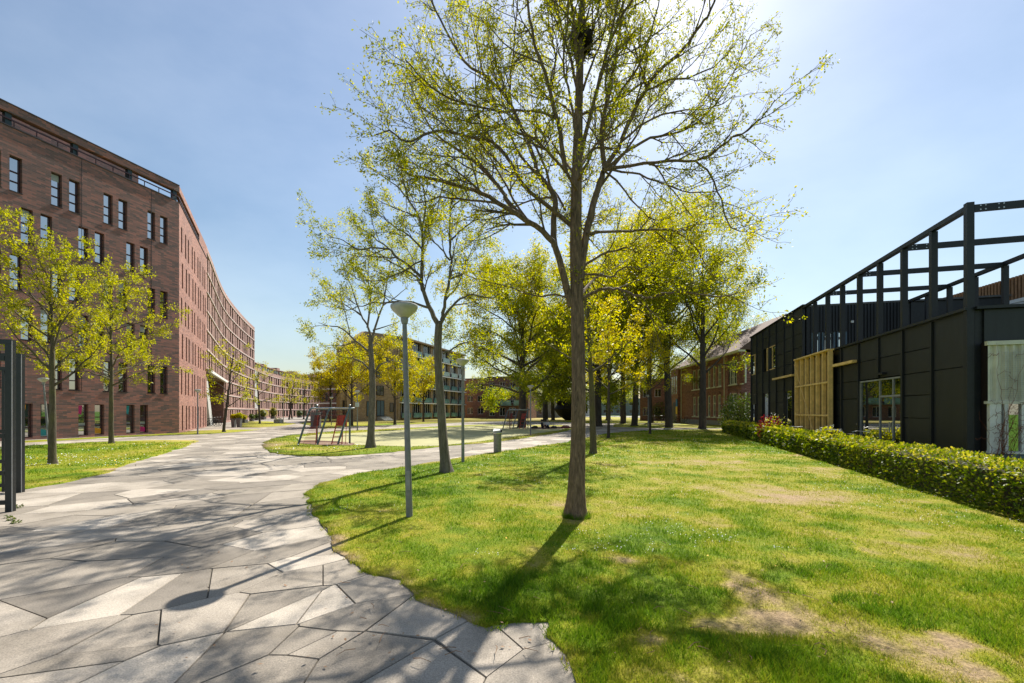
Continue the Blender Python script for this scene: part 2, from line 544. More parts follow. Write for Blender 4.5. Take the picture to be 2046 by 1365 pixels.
# paving: exposed aggregate concrete, tone per slab
def slabmat():
    m, nt, b = mat('paving slab concrete')
    tc = node(nt, 'ShaderNodeTexCoord')
    ge = node(nt, 'ShaderNodeNewGeometry')
    at_ = node(nt, 'ShaderNodeAttribute', attribute_name='tone')
    r = ramp(nt, [(0.0, (0.205, 0.182, 0.155)), (0.35, (0.262, 0.232, 0.195)), (0.65, (0.325, 0.287, 0.243)), (1.0, (0.43, 0.385, 0.33))])
    nt.links.new(at_.outputs['Fac'], r.inputs[0])
    fine = node(nt, 'ShaderNodeTexNoise', Scale=85.0, Detail=3.0, Roughness=0.75)
    big = node(nt, 'ShaderNodeTexNoise', Scale=1.7, Detail=6.0, Roughness=0.6)
    nt.links.new(ge.outputs['Position'], fine.inputs['Vector']); nt.links.new(ge.outputs['Position'], big.inputs['Vector'])
    r1 = ramp(nt, [(0.3, (0.62, 0.62, 0.62)), (0.7, (1.38, 1.36, 1.33))])
    r2 = ramp(nt, [(0.28, (0.66, 0.65, 0.62)), (0.5, (1.0, 0.99, 0.97)), (0.72, (1.2, 1.19, 1.16))])
    nt.links.new(fine.outputs['Fac'], r1.inputs[0]); nt.links.new(big.outputs['Fac'], r2.inputs[0])
    a = node(nt, 'ShaderNodeMix', data_type='RGBA', blend_type='MULTIPLY'); a.inputs[0].default_value = 1.0
    c = node(nt, 'ShaderNodeMix', data_type='RGBA', blend_type='MULTIPLY'); c.inputs[0].default_value = 1.0
    nt.links.new(r.outputs[0], a.inputs[6]); nt.links.new(r1.outputs[0], a.inputs[7])
    nt.links.new(a.outputs[2], c.inputs[6]); nt.links.new(r2.outputs[0], c.inputs[7])
    nt.links.new(c.outputs[2], b.inputs['Base Color'])
    b.inputs['Roughness'].default_value = 0.85
    b.inputs['Specular IOR Level'].default_value = 0.3
    bump(nt, fine.outputs['Fac'], b, 0.35, 0.004)
    return m
M['slab'] = slabmat()
M['bed'] = plain('joint sand and dirt', (0.10, 0.088, 0.07), 0.95, var=0.4, scale=5)
M['path_far'] = plain('far paving', (0.30, 0.27, 0.235), 0.9, var=0.2, scale=0.7)

DRY_STOPS = [(0.0, (0.06, 0.125, 0.006)), (0.3, (0.14, 0.205, 0.008)), (0.55, (0.27, 0.26, 0.022)), (0.78, (0.33, 0.26, 0.105)), (1.0, (0.35, 0.25, 0.16))]
def lawnmat():
    m, nt, b = mat('lawn turf')
    at_ = node(nt, 'ShaderNodeAttribute', attribute_name='dry')
    ge = node(nt, 'ShaderNodeNewGeometry')
    fine = node(nt, 'ShaderNodeTexNoise', Scale=38.0, Detail=5.0, Roughness=0.75)
    med = node(nt, 'ShaderNodeTexNoise', Scale=2.6, Detail=6.0, Roughness=0.65)
    nt.links.new(ge.outputs['Position'], fine.inputs['Vector']); nt.links.new(ge.outputs['Position'], med.inputs['Vector'])
    mm = node(nt, 'ShaderNodeMath', operation='MULTIPLY_ADD'); mm.inputs[1].default_value = 0.5; mm.inputs[2].default_value = -0.25
    nt.links.new(med.outputs['Fac'], mm.inputs[0])
    ad = node(nt, 'ShaderNodeMath', operation='ADD')
    nt.links.new(at_.outputs['Fac'], ad.inputs[0]); nt.links.new(mm.outputs[0], ad.inputs[1])
    r = ramp(nt, DRY_STOPS)
    nt.links.new(ad.outputs[0], r.inputs[0])
    r1 = ramp(nt, [(0.3, (0.40, 0.42, 0.4)), (0.7, (1.6, 1.58, 1.4))])
    nt.links.new(fine.outputs['Fac'], r1.inputs[0])
    a = node(nt, 'ShaderNodeMix', data_type='RGBA', blend_type='MULTIPLY'); a.inputs[0].default_value = 1.0
    nt.links.new(r.outputs[0], a.inputs[6]); nt.links.new(r1.outputs[0], a.inputs[7])
    nt.links.new(a.outputs[2], b.inputs['Base Color'])
    b.inputs['Roughness'].default_value = 0.9
    b.inputs['Specular IOR Level'].default_value = 0.15
    bump(nt, fine.outputs['Fac'], b, 0.8, 0.03)
    return m
M['lawn'] = lawnmat()

def blademat():
    m, nt, b = mat('grass blade')
    at_ = node(nt, 'ShaderNodeAttribute', attribute_name='tone')
    r = ramp(nt, [(0.0, (0.065, 0.165, 0.006)), (0.3, (0.18, 0.29, 0.009)), (0.55, (0.36, 0.365, 0.022)), (0.8, (0.42, 0.34, 0.09)), (1.0, (0.43, 0.32, 0.16))])
    nt.links.new(at_.outputs['Fac'], r.inputs[0])
    nt.links.new(r.outputs[0], b.inputs['Base Color'])
    b.inputs['Roughness'].default_value = 0.45
    b.inputs['Specular IOR Level'].default_value = 0.16
    tr = node(nt, 'ShaderNodeBsdfTranslucent')
    nt.links.new(r.outputs[0], tr.inputs['Color'])
    ms = node(nt, 'ShaderNodeMixShader'); ms.inputs[0].default_value = 0.45
    nt.links.new(b.outputs[0], ms.inputs[1]); nt.links.new(tr.outputs[0], ms.inputs[2])
    nt.links.new(ms.outputs[0], nt.nodes['Material Output'].inputs['Surface'])
    return m
M['blade'] = blademat()
M['petal'] = plain('daisy petals', (0.80, 0.80, 0.74), 0.7, var=0.05)
M['dandelion'] = plain('dandelion', (0.80, 0.50, 0.02), 0.7, var=0.1)
M['court'] = plain('pale green rubber court', (0.36, 0.34, 0.16), 0.9, var=0.14, scale=0.8)

M['leaf_elm'] = leafmat('young elm leaf', (0.10, 0.135, 0.012), (0.31, 0.325, 0.018), (0.56, 0.48, 0.03), 0.6)
M['leaf_lime'] = leafmat('fresh yellow green leaf', (0.17, 0.20, 0.010), (0.37, 0.37, 0.014), (0.54, 0.47, 0.02), 0.55)
M['leaf_gold'] = leafmat('golden spring leaf', (0.19, 0.20, 0.010), (0.42, 0.37, 0.013), (0.60, 0.46, 0.018), 0.55)
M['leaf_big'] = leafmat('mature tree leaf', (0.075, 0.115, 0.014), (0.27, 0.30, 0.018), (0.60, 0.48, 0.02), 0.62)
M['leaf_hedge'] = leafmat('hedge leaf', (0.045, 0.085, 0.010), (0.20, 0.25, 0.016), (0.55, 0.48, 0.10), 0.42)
M['leaf_shrub'] = leafmat('shrub leaf', (0.04, 0.07, 0.012), (0.08, 0.12, 0.018), (0.2, 0.22, 0.05), 0.35)
M['leaf_red'] = leafmat('red shrub leaf', (0.10, 0.012, 0.015), (0.22, 0.02, 0.03), (0.34, 0.05, 0.06), 0.4)
M['bark_main'] = barkmat('fissured bark', (0.040, 0.026, 0.018), (0.38, 0.25, 0.155), 15.0, 2.6, 1.0)
M['bark_limb'] = barkmat('limb bark', (0.06, 0.042, 0.03), (0.24, 0.175, 0.12), 8.0, 2.0, 0.6)
M['bark_grey'] = barkmat('grey bark', (0.07, 0.06, 0.045), (0.24, 0.21, 0.165), 9.0, 1.6, 0.9)
M['bark_moss'] = barkmat('mossy bark', (0.05, 0.04, 0.028), (0.15, 0.12, 0.08), 9.0, 1.6, 0.8, moss=(0.12, 0.12, 0.03))
M['bark_dark'] = barkmat('dark bark', (0.03, 0.024, 0.018), (0.10, 0.08, 0.06), 3.0, 0.8, 0.9)
# ================================================================== the ground
mb = MB()
mb.add([(-2200, -300, -0.06), (2200, -300, -0.06), (2200, 3500, -0.06), (-2200, 3500, -0.06)], [(0, 1, 2, 3)])
tag(mb.build('ground', M['lawn']), kind='structure')

def G(pts): return [gp(*p) for p in pts]
V2 = lambda x, y: Vector((x, y, 0))
EDGE_RIGHT = [(1163, 1400), (1150, 1365), (1128, 1310), (1086, 1272), (1096, 1245), (1030, 1245), (968, 1256), (900, 1226), (832, 1200), (806, 1157),
              (742, 1146), (692, 1112), (668, 1102), (655, 1060), (622, 1022), (612, 987), (640, 966), (720, 946), (820, 932), (900, 918),
              (985, 905), (1060, 894), (1135, 884), (1180, 873), (1215, 866), (1260, 862), (1330, 859), (1430, 858)]
LAWNS = {
    'right': [V2(0.36, 0.6)] + G(EDGE_RIGHT) + [V2(40, 37.5), V2(40, 0.6)],
    'middle': G([(522, 893), (540, 905), (600, 912), (680, 912), (760, 906), (840, 898), (900, 891), (960, 886.5), (1040, 877), (1100, 868), (1134, 861), (1150, 856),
                 (1130, 850), (1040, 849), (960, 848.5), (900, 851), (830, 854.5), (760, 857.5), (690, 861), (640, 864), (600, 868), (575, 870), (545, 876), (528, 884)]),
    'left': G([(-160, 1000), (50, 978), (130, 965), (215, 945), (250, 930), (310, 912), (370, 893), (395, 882), (390, 879.5), (300, 880), (222, 882.5), (100, 888.5), (20, 893), (-160, 903)]),
    'strip': G([(20, 886.5), (200, 876), (340, 869.5), (380, 868.5), (420, 867), (470, 864), (520, 858.5), (440, 859), (380, 861), (358, 865.2), (200, 873), (20, 882.5)]),
    'patch': G([(481, 846), (481, 854.5), (517, 854.5), (570, 850.5), (590, 847), (570, 844), (532, 842), (498, 842)]),
    'far': G([(648, 857), (690, 852.5), (760, 850.5), (830, 848), (900, 845), (960, 843), (1040, 842), (1120, 843), (1180, 846)]) + [V2(24, 60), V2(36, 100), V2(30, 130), V2(-35, 130), V2(-44, 100), V2(-30, 62)],
    'grove': G([(1225, 853), (1300, 855.3), (1425, 855.3)]) + [V2(40, 38.5), V2(42, 52), V2(24, 58), V2(14, 60)],
}
COURT = G([(590, 875), (600, 880), (640, 886), (700, 888.5), (750, 891), (812, 893), (880, 891), (960, 882.5), (1040, 871), (1120, 860), (1130, 856),
           (1060, 851.5), (960, 851), (839, 857), (764, 862), (698, 866.5), (640, 868)])
SOIL = G([(1058, 858.5), (1100, 857.8), (1140, 856.5), (1145, 853.5), (1110, 851.8), (1066, 853.5)])
SOIL2 = G([(598, 886), (640, 890.5), (700, 891), (712, 888), (690, 884), (620, 880), (598, 881)])

BARE = [(1490, 1170, .38, .42, .6), (1545, 1240, .34, .34, .7), (1350, 1090, .5, .3, .3), (1620, 1120, .6, .4, .22), (1180, 1230, .2, .14, .35), (1420, 1260, .2, .15, .3), (1440, 1125, .3, .25, .35), (1255, 1118, .45, .25, .42), (1090, 1130, .35, .28, .38),
        (1990, 1335, .45, .35, .7), (1850, 1290, .5, .3, .35), (1750, 1180, .7, .4, .25), (1300, 1150, .6, .35, .3), (1152, 1042, .22, .2, .3), (1300, 1282, .14, .10, .4), (668, 1085, .2, .35, .6), (690, 1110, .25, .15, .5), (620, 1020, .18, .5, .4), (950, 1145, .25, .2, .35),
        (240, 938, .6, .9, .5), (385, 884, 1.2, 1.6, .45), (532, 890, .8, 1.6, .5), (1420, 1050, .6, .4, .2), (1600, 1000, .9, .6, .25), (850, 1215, .14, .12, .4), (1240, 1190, .16, .1, .4)]
BAREW = [(gp(a, b).x, gp(a, b).y, c, d, e) for a, b, c, d, e in BARE]
EDGEW = G(EDGE_RIGHT)
def edge_dist(x, y):
    d = np.full(x.shape, 9.0)
    for p, q in zip(EDGEW, EDGEW[1:22]):
        vx, vy = q.x - p.x, q.y - p.y
        t = np.clip(((x - p.x) * vx + (y - p.y) * vy) / (vx * vx + vy * vy), 0, 1)
        d = np.minimum(d, np.hypot(x - p.x - vx * t, y - p.y - vy * t))
    return d
def dry(x, y):
    x = np.asarray(x, dtype=np.float64); y = np.asarray(y, dtype=np.float64)
    v = 0.375 + 0.75 * (fnoise(x * 0.55, y * 0.55, 3) - 0.5) + 0.65 * (fnoise(x * 2.3, y * 2.3, 9) - 0.5)
    v = v + 0.22 * np.exp(-(((x - 5.2) / 3.2) ** 2 + ((y - 10.5) / 5.0) ** 2)) - 0.10 * np.exp(-(((x - 0.3) / 1.6) ** 2 + ((y - 8.0) / 4.0) ** 2))
    v = v + 0.16 * np.clip((y - 12) / 20, 0, 1)
    v = v + 0.40 * (fnoise(x * 7.0, y * 7.0, 15, 2) - 0.5)
    w = np.clip((fnoise(x * 3.4, y * 3.4, 21) - 0.28) * 3.2, 0, 1.7)
    v = v + np.clip(0.75 * (fnoise(x * 1.1, y * 1.1, 27, 3) - 0.22), 0, 1) * np.exp(-edge_dist(x, y) / 0.13)
    for a, b, sx, sy, am in BAREW:
        v = v + am * w * np.exp(-(((x - a) / sx) ** 2 + ((y - b) / sy) ** 2))
    return np.clip(v, 0, 1)
def lawn_z(x, y):
    return 0.014 + 0.02 * (fnoise(np.asarray(x) * 0.9, np.asarray(y) * 0.9, 5, 2) - 0.3) * np.clip(np.asarray(x) * 0 + 1, 0, 1)

lawn_polys = {}
def lawn(key, flat=False, step=0.03):
    P = LAWNS[key]
    b = []
    n = len(P)
    for i in range(n):
        p, q = P[i], P[(i + 1) % n]
        d = (q - p).length
        k = max(1, int(d / max(0.07, 0.012 * (p.y + q.y) / 2)))
        k = min(k, 160)
        nx, ny = (q.y - p.y) / max(d, 1e-6), -(q.x - p.x) / max(d, 1e-6)
        for j in range(k):
            t = j / k
            x, y = p.x + (q.x - p.x) * t, p.y + (q.y - p.y) * t
            a = min(0.16, 0.02 + 0.010 * y)
            w = (float(fnoise(x * 3.0, y * 3.0, 31, 3)) - 0.5) * 2 * a
            b.append(Vector((x + nx * w, y + ny * w)))
    bx = [(p.x, p.y) for p in b]
    xs, ys = [], []
    y = max(1.2, min(p.y for p in b))
    ymax = max(p.y for p in b)
    while y < min(ymax, 62):
        h = max(0.05, step * y)
        cx = np.arange(-min(40, 2.2 * y + 1), min(40, 2.2 * y + 3), h)
        xs.append(cx + (np.random.rand(len(cx)) - 0.5) * h * 0.5); ys.append(np.full(len(cx), y) + (np.random.rand(len(cx)) - 0.5) * h * 0.5)
        y += h
    X, Y = np.concatenate(xs), np.concatenate(ys)
    ok = in_poly(X, Y, bx)
    X, Y = X[ok], Y[ok]
    vin = b + [Vector((float(a), float(c))) for a, c in zip(X, Y)]
    vo, eo, fo = geometry.delaunay_2d_cdt(vin, [], [list(range(len(b)))], 1, 1e-5)[:3]
    vx = np.array([p.x for p in vo]); vy = np.array([p.y for p in vo])
    vz = np.full(len(vx), 0.012) if flat else lawn_z(vx, vy)
    me = bpy.data.meshes.new('lawn')
    me.from_pydata(np.stack([vx, vy, vz], 1).tolist(), [], fo)
    me.materials.append(M['lawn'])
    a = me.attributes.new('dry', 'FLOAT', 'POINT')
    a.data.foreach_set('value', dry(vx, vy).astype(np.float32))
    # a skirt down to the soil so that the turf has a thickness at its edge
    bm = bmesh.new(); bm.from_mesh(me)
    bmesh.ops.recalc_face_normals(bm, faces=bm.faces)
    be = [e for e in bm.edges if e.is_boundary]
    r = bmesh.ops.extrude_edge_only(bm, edges=be)
    for v in r['geom']:
        if isinstance(v, bmesh.types.BMVert): v.co.z = -0.03
    bm.to_mesh(me); bm.free()
    for p in me.polygons: p.use_smooth = True
    if me.polygons[0].normal.z < 0: me.flip_normals()
    o = link(bpy.data.objects.new('lawn', me))
    tag(o, kind='structure')
    lawn_polys[key] = bx
    return o
np.random.seed(4)
for k in LAWNS:
    lawn(k, flat=(k not in ('right', 'left')), step=0.03 if k in ('right',) else 0.06)

def sheet(name, pts, z, m, kind='structure', jit=0.05):
    b = []
    n = len(pts)
    for i in range(n):
        p, q = pts[i], pts[(i + 1) % n]
        k = max(1, int((q - p).length / 0.6))
        for j in range(k):
            x, y = p.x + (q.x - p.x) * j / k, p.y + (q.y - p.y) * j / k
            b.append(Vector((x + jit * 2 * (float(vnoise(x * 2, y * 2, 7)) - .5), y + jit * 4 * (float(vnoise(x * 2, y * 2, 8)) - .5))))
    vo, eo, fo = geometry.delaunay_2d_cdt(b, [], [list(range(len(b)))], 1, 1e-5)[:3]
    me = bpy.data.meshes.new(name)
    me.from_pydata([(p.x, p.y, z) for p in vo], [], fo)
    me.materials.append(m)
    if me.polygons[0].normal.z < 0: me.flip_normals()
    return tag(link(bpy.data.objects.new(name, me)), kind=kind)
sheet('play_court', COURT, 0.020, M['court'], jit=0.06)
sheet('soil_patch', SOIL, 0.026, M['soil'], jit=0.2)
sheet('soil_patch', SOIL2, 0.027, M['soil'], jit=0.1)

# ------------------------------------------------------------------ the paved path: irregular slabs on a bed
mb = MB()
mb.add([(-52, 0.5, -0.014), (26, 0.5, -0.014), (26, 64, -0.014), (-52, 64, -0.014)], [(0, 1, 2, 3)])
path = tag(mb.build('path', M['bed']), kind='structure')
mb = MB()
mb.add([(-75, 64, -0.016), (60, 64, -0.016), (60, 160, -0.016), (-75, 160, -0.016)], [(0, 1, 2, 3)])
tag(mb.build('far_pavement', M['path_far']), kind='structure')

D1, D2, D3, D4, D5 = 0.06, 0.28, 0.50, 0.72, 0.97
ZA = [(620, 910, D5), (1010, 850, D1), (1060, 1020, D4), (1250, 800, D3), (1500, 930, D2), (1640, 945, D5), (380, 1260, D2), (640, 1130, D3), (780, 1310, D5), (270, 950, D1),
      (480, 760, D3), (850, 640, D2), (1140, 675, D1), (1450, 600, D5), (1510, 660, D2), (1690, 690, D5), (1680, 790, D3), (300, 650, D1), (590, 640, D2), (1080, 590, D1),
      (1300, 1200, D2), (1700, 1150, D3), (400, 590, D4), (590, 490, D5), (850, 470, D1), (1200, 450, D3), (1400, 430, D1), (1560, 490, D4), (380, 480, D2), (150, 480, D3),
      (610, 440, D3), (1250, 372, D1), (1000, 370, D4), (900, 360, D1), (730, 345, D5), (560, 365, D2), (430, 365, D1), (250, 380, D5), (720, 300, D4), (1080, 292, D2),
      (1400, 292, D1), (1290, 262, D5), (40, 1010, D4), (130, 1200, D3), (250, 1330, D4), (60, 760, D2), (900, 560, D3), (1450, 1290, D2), (100, 600, D3)]
ZB = [(420, 800, D3), (640, 990, D4), (300, 990, D2), (110, 890, D5), (380, 1160, D2), (1090, 1150, D4), (780, 1310, D4), (1420, 1260, D3), (200, 710, D3), (130, 600, D4), (60, 1120, D2), (1350, 1040, D4)]
seeds = [(gp(a * .37, 860 + b * .37), t) for a, b, t in ZA] + [(gp(600 + a * .342, 900 + b * .342), t) for a, b, t in ZB]
rng = random.Random(11)
phi = R(48)
cph, sph = math.cos(phi), math.sin(phi)
ASP = 1.45
def tom(x, y): return ((x * cph + y * sph) / ASP, -x * sph + y * cph)
def fromm(p, q): p *= ASP; return (p * cph - q * sph, p * sph + q * cph)
pts = [tom(s[0].x, s[0].y) for s in seeds]
tones = [s[1] for s in seeds]
near_pts = np.array(pts)
def buried(x, y, rr=1.3):
    for k, poly in LAWNS.items():
        a = np.array([x, x + rr, x - rr, x, x, x + rr * .7, x - rr * .7, x + rr * .7, x - rr * .7]); c = np.array([y, y, y, y + rr, y - rr, y + rr * .7, y - rr * .7, y - rr * .7, y + rr * .7])
        if in_poly(a, c, poly).all(): return True
    return False
cell = {}
def ck(p): return (int(math.floor(p[0] / 0.9)), int(math.floor(p[1] / 0.9)))
for p in pts: cell.setdefault(ck(p), []).append(p)
for _ in range(80000):
    y = 1.2 + 60 * rng.random() ** 1.5
    x = rng.uniform(-2.0 * y - 2.5, 0.75 * y + 1.0)
    if x < -50 or x > 24: continue
    p = tom(x, y)
    c = ck(p); ok = True
    for i in (-1, 0, 1):
        for j in (-1, 0, 1):
            for q in cell.get((c[0] + i, c[1] + j), ()):
                if (p[0] - q[0]) ** 2 + (p[1] - q[1]) ** 2 < 0.56: ok = False; break
            if not ok: break
        if not ok: break
    if not ok or buried(x, y): continue
    cell.setdefault(c, []).append(p)
    pts.append(p); tones.append(rng.choice([0.04, 0.15, 0.3, 0.4, 0.5, 0.6, 0.75, 0.9, 1.0]))
A = np.array(pts)
slabs = []
for i in range(len(A)):
    d = ((A - A[i]) ** 2).sum(1)
    nb = [j for j in np.argsort(d)[1:26] if d[j] < 16]
    poly = [(A[i][0] + 1.5 * math.cos(a), A[i][1] + 1.5 * math.sin(a)) for a in [k * math.pi / 4 + .2 for k in range(8)]]
    for j in nb:
        dx, dy = A[j] - A[i]
        L = math.hypot(dx, dy)
        nx, ny = dx / L, dy / L
        lim = L / 2 - 0.0042
        out = []
        for k in range(len(poly)):
            p, q = poly[k], poly[(k + 1) % len(poly)]
            sp = (p[0] - A[i][0]) * nx + (p[1] - A[i][1]) * ny - lim
            sq = (q[0] - A[i][0]) * nx + (q[1] - A[i][1]) * ny - lim
            if sp <= 0: out.append(p)
            if (sp < 0) != (sq < 0) and sp != sq:
                t = sp / (sp - sq)
                out.append((p[0] + (q[0] - p[0]) * t, p[1] + (q[1] - p[1]) * t))
        poly = out
        if len(poly) < 3: break
    if len(poly) < 3: continue
    # drop very short edges
    w = [fromm(*p) for p in poly]
    w = [w[k] for k in range(len(w)) if math.hypot(w[k][0] - w[k - 1][0], w[k][1] - w[k - 1][1]) > 0.03]
    if len(w) < 3: continue
    cxy = fromm(*A[i])
    # the corner by the gate is partly under building walls: keep slabs off the brick building
    slabs.append((math.hypot(*cxy), cxy, w, tones[i]))
slabs.sort(key=lambda s: s[0])
slabs = [s for s in slabs if s[0] > 1.5]
def slab_geo(mb, w, c, z):
    n = len(w)
    q = [(c[0] + (p[0] - c[0]) * 0.992, c[1] + (p[1] - c[1]) * 0.992) for p in w]
    V = [(p[0], p[1], -0.05) for p in w] + [(p[0], p[1], z - 0.006) for p in w] + [(p[0], p[1], z) for p in q]
    F = [(i, (i + 1) % n, n + (i + 1) % n, n + i) for i in range(n)] + [(n + i, n + (i + 1) % n, 2 * n + (i + 1) % n, 2 * n + i) for i in range(n)]
    F.append(tuple(2 * n + i for i in range(n)))
    mb.add(V, F)
    return len(F)
inview = [s for s in slabs if abs(s[1][0]) < 1.22 * s[1][1] + 0.8]
NS = 0
rest, resttone = MB(), []
for dist, c, w, t in slabs:
    z = rng.uniform(-0.003, 0.003)
    if NS < 298 and abs(c[0]) < 1.22 * c[1] + 0.8:
        mb = MB()
        w2 = [(p[0] - c[0], p[1] - c[1]) for p in w]
        nf = slab_geo(mb, w2, (0, 0), z)
        o = mb.build('paving_slab', M['slab'], path, loc=(c[0], c[1], 0))
        a = o.data.attributes.new('tone', 'FLOAT', 'FACE')
        a.data.foreach_set('value', [t] * nf)
        NS += 1
    else:
        nf = slab_geo(rest, w, c, z)
        resttone += [t] * nf
o = rest.build('paving_slab', M['slab'], path, loc=(0, 0, 0))
a = o.data.attributes.new('tone', 'FLOAT', 'FACE')
a.data.foreach_set('value', resttone)
o['kind'] = 'stuff'
# ================================================================== buildings
def strip_wall(mb, L, z0, z1, rows, d=0.35, y0=0.0):
    """wall on local x 0..L with openings; rows = [(za, zb, [(ua, ub)...])] from the bottom up"""
    z = z0
    for za, zb, ops in rows:
        if za > z + 1e-4: mb.box(0, L, y0, y0 + d, z, za)
        u = 0
        for a, b in sorted(ops):
            if a > u: mb.box(u, a, y0, y0 + d, za, zb)
            u = b
        if u < L: mb.box(u, L, y0, y0 + d, za, zb)
        z = zb
    if z1 > z: mb.box(0, L, y0, y0 + d, z, z1)

def pos(P0, th, u, d=0.0, z=0.0):
    return Vector((P0.x + math.cos(th) * u - math.sin(th) * d, P0.y + math.sin(th) * u + math.cos(th) * d, z))

# ------------------------------------------------------------------ the long brick building on the left
CORN = V2(-26.3, 34.8)
A0 = V2(-26.3 - .303 * 18, 34.8 - 18)
thA, LA = seat_on(A0, CORN)
B1 = V2(-33.0, 47.6)
thB, LB = seat_on(CORN, B1)
lb = empty('brick_building', CORN)
tag(lb, 'long dark red brick building with paired tall windows and a curving wing', 'building')
rel = lambda p: Vector(p) - Vector(lb.location)
SILL = [0.12, 3.07, 5.95, 8.84, 11.72, 14.55]
WH = 2.05
rowsA, winA = [], []
per = 2.64 * 1.045
for k, zs in enumerate(SILL):
    off = 0.0 if k % 2 else 1.33 * 1.045
    ops = []
    for j in range(-1, 7):
        for a, b in ((.84, 1.36), (1.70, 2.21)):
            ua, ub = a * 1.045 + off + per * j, b * 1.045 + off + per * j
            if ua < 0.6 or ub > LA - 0.3: continue
            ops.append((LA - ub, LA - ua))
            winA.append((LA - ub, zs, k))
    rowsA.append((zs, zs + WH, ops))
WTOP = 18.2
mb = MB(); strip_wall(mb, LA, -0.1, WTOP, rowsA, 0.4)
mb.build('wall', M['brick_dark'], lb, loc=rel(A0), rz=thA)
# back-up mass so that openings read as rooms
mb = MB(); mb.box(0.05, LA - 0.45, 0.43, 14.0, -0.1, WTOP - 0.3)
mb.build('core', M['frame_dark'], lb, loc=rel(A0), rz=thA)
mb = MB(); mb.box(-.4, -.002, 0, 14.0, -.1, WTOP)
mb.build('end_wall', M['brick_dark'], lb, loc=rel(A0), rz=thA)
WW = 0.535
def tall_window_mesh(w, h, fr, m):
    mb = MB()
    d0, d1, t = 0.20, 0.27, 0.05
    mb.box(0, t, d0, d1, 0, h); mb.box(w - t, w, d0, d1, 0, h)
    mb.box(t, w - t, d0, d1, 0, t); mb.box(t, w - t, d0, d1, h - t, h)
    for f in fr: mb.box(t, w - t, d0 - .03, d1, h * f - .03, h * f + .03)
    return mb.mesh('window', m)
wmA = tall_window_mesh(WW, WH, (0.30, 0.58), M['frame_red'])
mb = MB(); mb.box(0.05, WW - .05, .235, .25, WH * .58 + .03, WH - .05); pA1 = mb.mesh('pane', M['glass'])
mb = MB(); mb.box(0.05, WW - .05, .235, .25, WH * .30 + .03, WH * .58 - .03); pA2 = mb.mesh('pane', M['glass'])
mb = MB(); mb.box(0.05, WW - .05, .235, .25, .05, WH * .30 - .03); pA3 = mb.mesh('pane', M['glass'])
mb = MB(); mb.box(-.03, WW + .03, -.03, .2, -.05, -.002); slA = mb.mesh('sill', M['frame_dark'])
films = ['magenta', 'teal_film', 'amber', 'magenta', 'teal_film', 'amber', 'blind']
rng = random.Random(5)
for i, (u, z, k) in enumerate(winA):
    o = inst('window', wmA, lb, rel(pos(A0, thA, u, 0, z)), thA)
    for pm in (pA1, pA2, pA3): inst('pane', pm, o, (0, 0, 0))
    if k == 0:
        mb = MB()
        f = films[i % 7]
        if i % 2: mb.wallpoly([(.06, WH - .07), (.06, WH * .72), (WW * .5, WH * .66), (WW * .62, WH - .07)], .228, .233)
        else: mb.wallpoly([(.1, .07), (WW - .06, .07), (WW - .06, WH * .2), (.1, WH * .24)], .228, .233)
        mb.build('window_film', M[f], o, loc=(0, 0, 0))
        mb = MB(); mb.box(.06, WW - .06, .229, .234, WH * .30 + .03, WH * .40)
        if i % 3 == 0: mb.build('blind', M['blind'], o, loc=(0, 0, 0))
    else:
        inst('sill', slA, o, (0, 0, 0))
        if rng.random() < .3:
            bh = rng.choice((.25, .4, .55, .9))
            mb = MB(); mb.box(.06, WW - .06, .229, .234, WH - .06 - bh, WH - .06)
            mb.build('blind', M['blind'], o, loc=(0, 0, 0))
# vertical expansion joints and roof terrace
mb = MB()
for u in (LA - 6.3, LA - 2.05): mb.box(u, u + .03, -.006, .0, 3.0, WTOP)
mb.build('expansion_joint', M['frame_dark'], lb, loc=rel(A0), rz=thA)
mb = MB(); mb.box(-.05, LA - .43, -.05, .42, WTOP + .002, WTOP + .07)
mb.build('coping', M['frame_dark'], lb, loc=rel(A0), rz=thA)
mb = MB(); mb.box(0, LA - 0.0, -.02, .42, 19.02, 19.5)
mb.build('roof_beam', M['brick_dark'], lb, loc=rel(A0), rz=thA)
mb = MB(); mb.box(0, LA, -.06, .46, 19.5, 19.56)
mb.build('coping', M['frame_dark'], lb, loc=rel(A0), rz=thA)
mb = MB(); mb.box(0, LA - 1.5, 2.2, 2.5, WTOP - .3, 20.5)
mb.build('set_back_wall', M['brick_dark'], lb, loc=rel(A0), rz=thA)
for u in [LA - .25 - 3.15 * j for j in range(6)]:
    mb = MB(); mb.box(u - .14, u + .14, .1, .38, WTOP + .07, 19.02)
    mb.build('post', M['steel_teal'], lb, loc=rel(A0), rz=thA)
mb = MB(); mb.box(0, LA, .03, .08, 18.62, 18.70)
for j in range(18): mb.box(LA - .5 - j * 1.0, LA - .46 - j * 1.0, .035, .075, WTOP + .07, 18.62)
mb.build('handrail', M['frame_red'], lb, loc=rel(A0), rz=thA)

# face B: sunlit end wall with slit windows
rowsB, winB = [], []
for k, zs in enumerate(SILL):
    ops = []
    sh = 0.0 if k % 2 == 0 else -0.35
    for s in (0.95, 2.45, 3.55, 5.2, 6.3, 7.9, 9.0, 10.6, 11.7):
        u = s * 1.13 + sh
        if u < .4: continue
        ops.append((u, u + 0.5)); winB.append((u, zs))
    rowsB.append((zs, zs + WH, ops))
mb = MB(); strip_wall(mb, LB, -0.1, WTOP, rowsB, 0.4)
mb.build('wall', M['brick_red'], lb, loc=rel(CORN), rz=thB)
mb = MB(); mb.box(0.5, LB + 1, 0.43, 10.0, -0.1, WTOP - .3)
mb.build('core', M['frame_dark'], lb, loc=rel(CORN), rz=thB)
wmB = tall_window_mesh(0.5, WH, (0.5,), M['frame_red'])
mb = MB(); mb.box(0.05, .45, .235, .25, .05, WH - .05); pB = mb.mesh('pane', M['glass_far'])
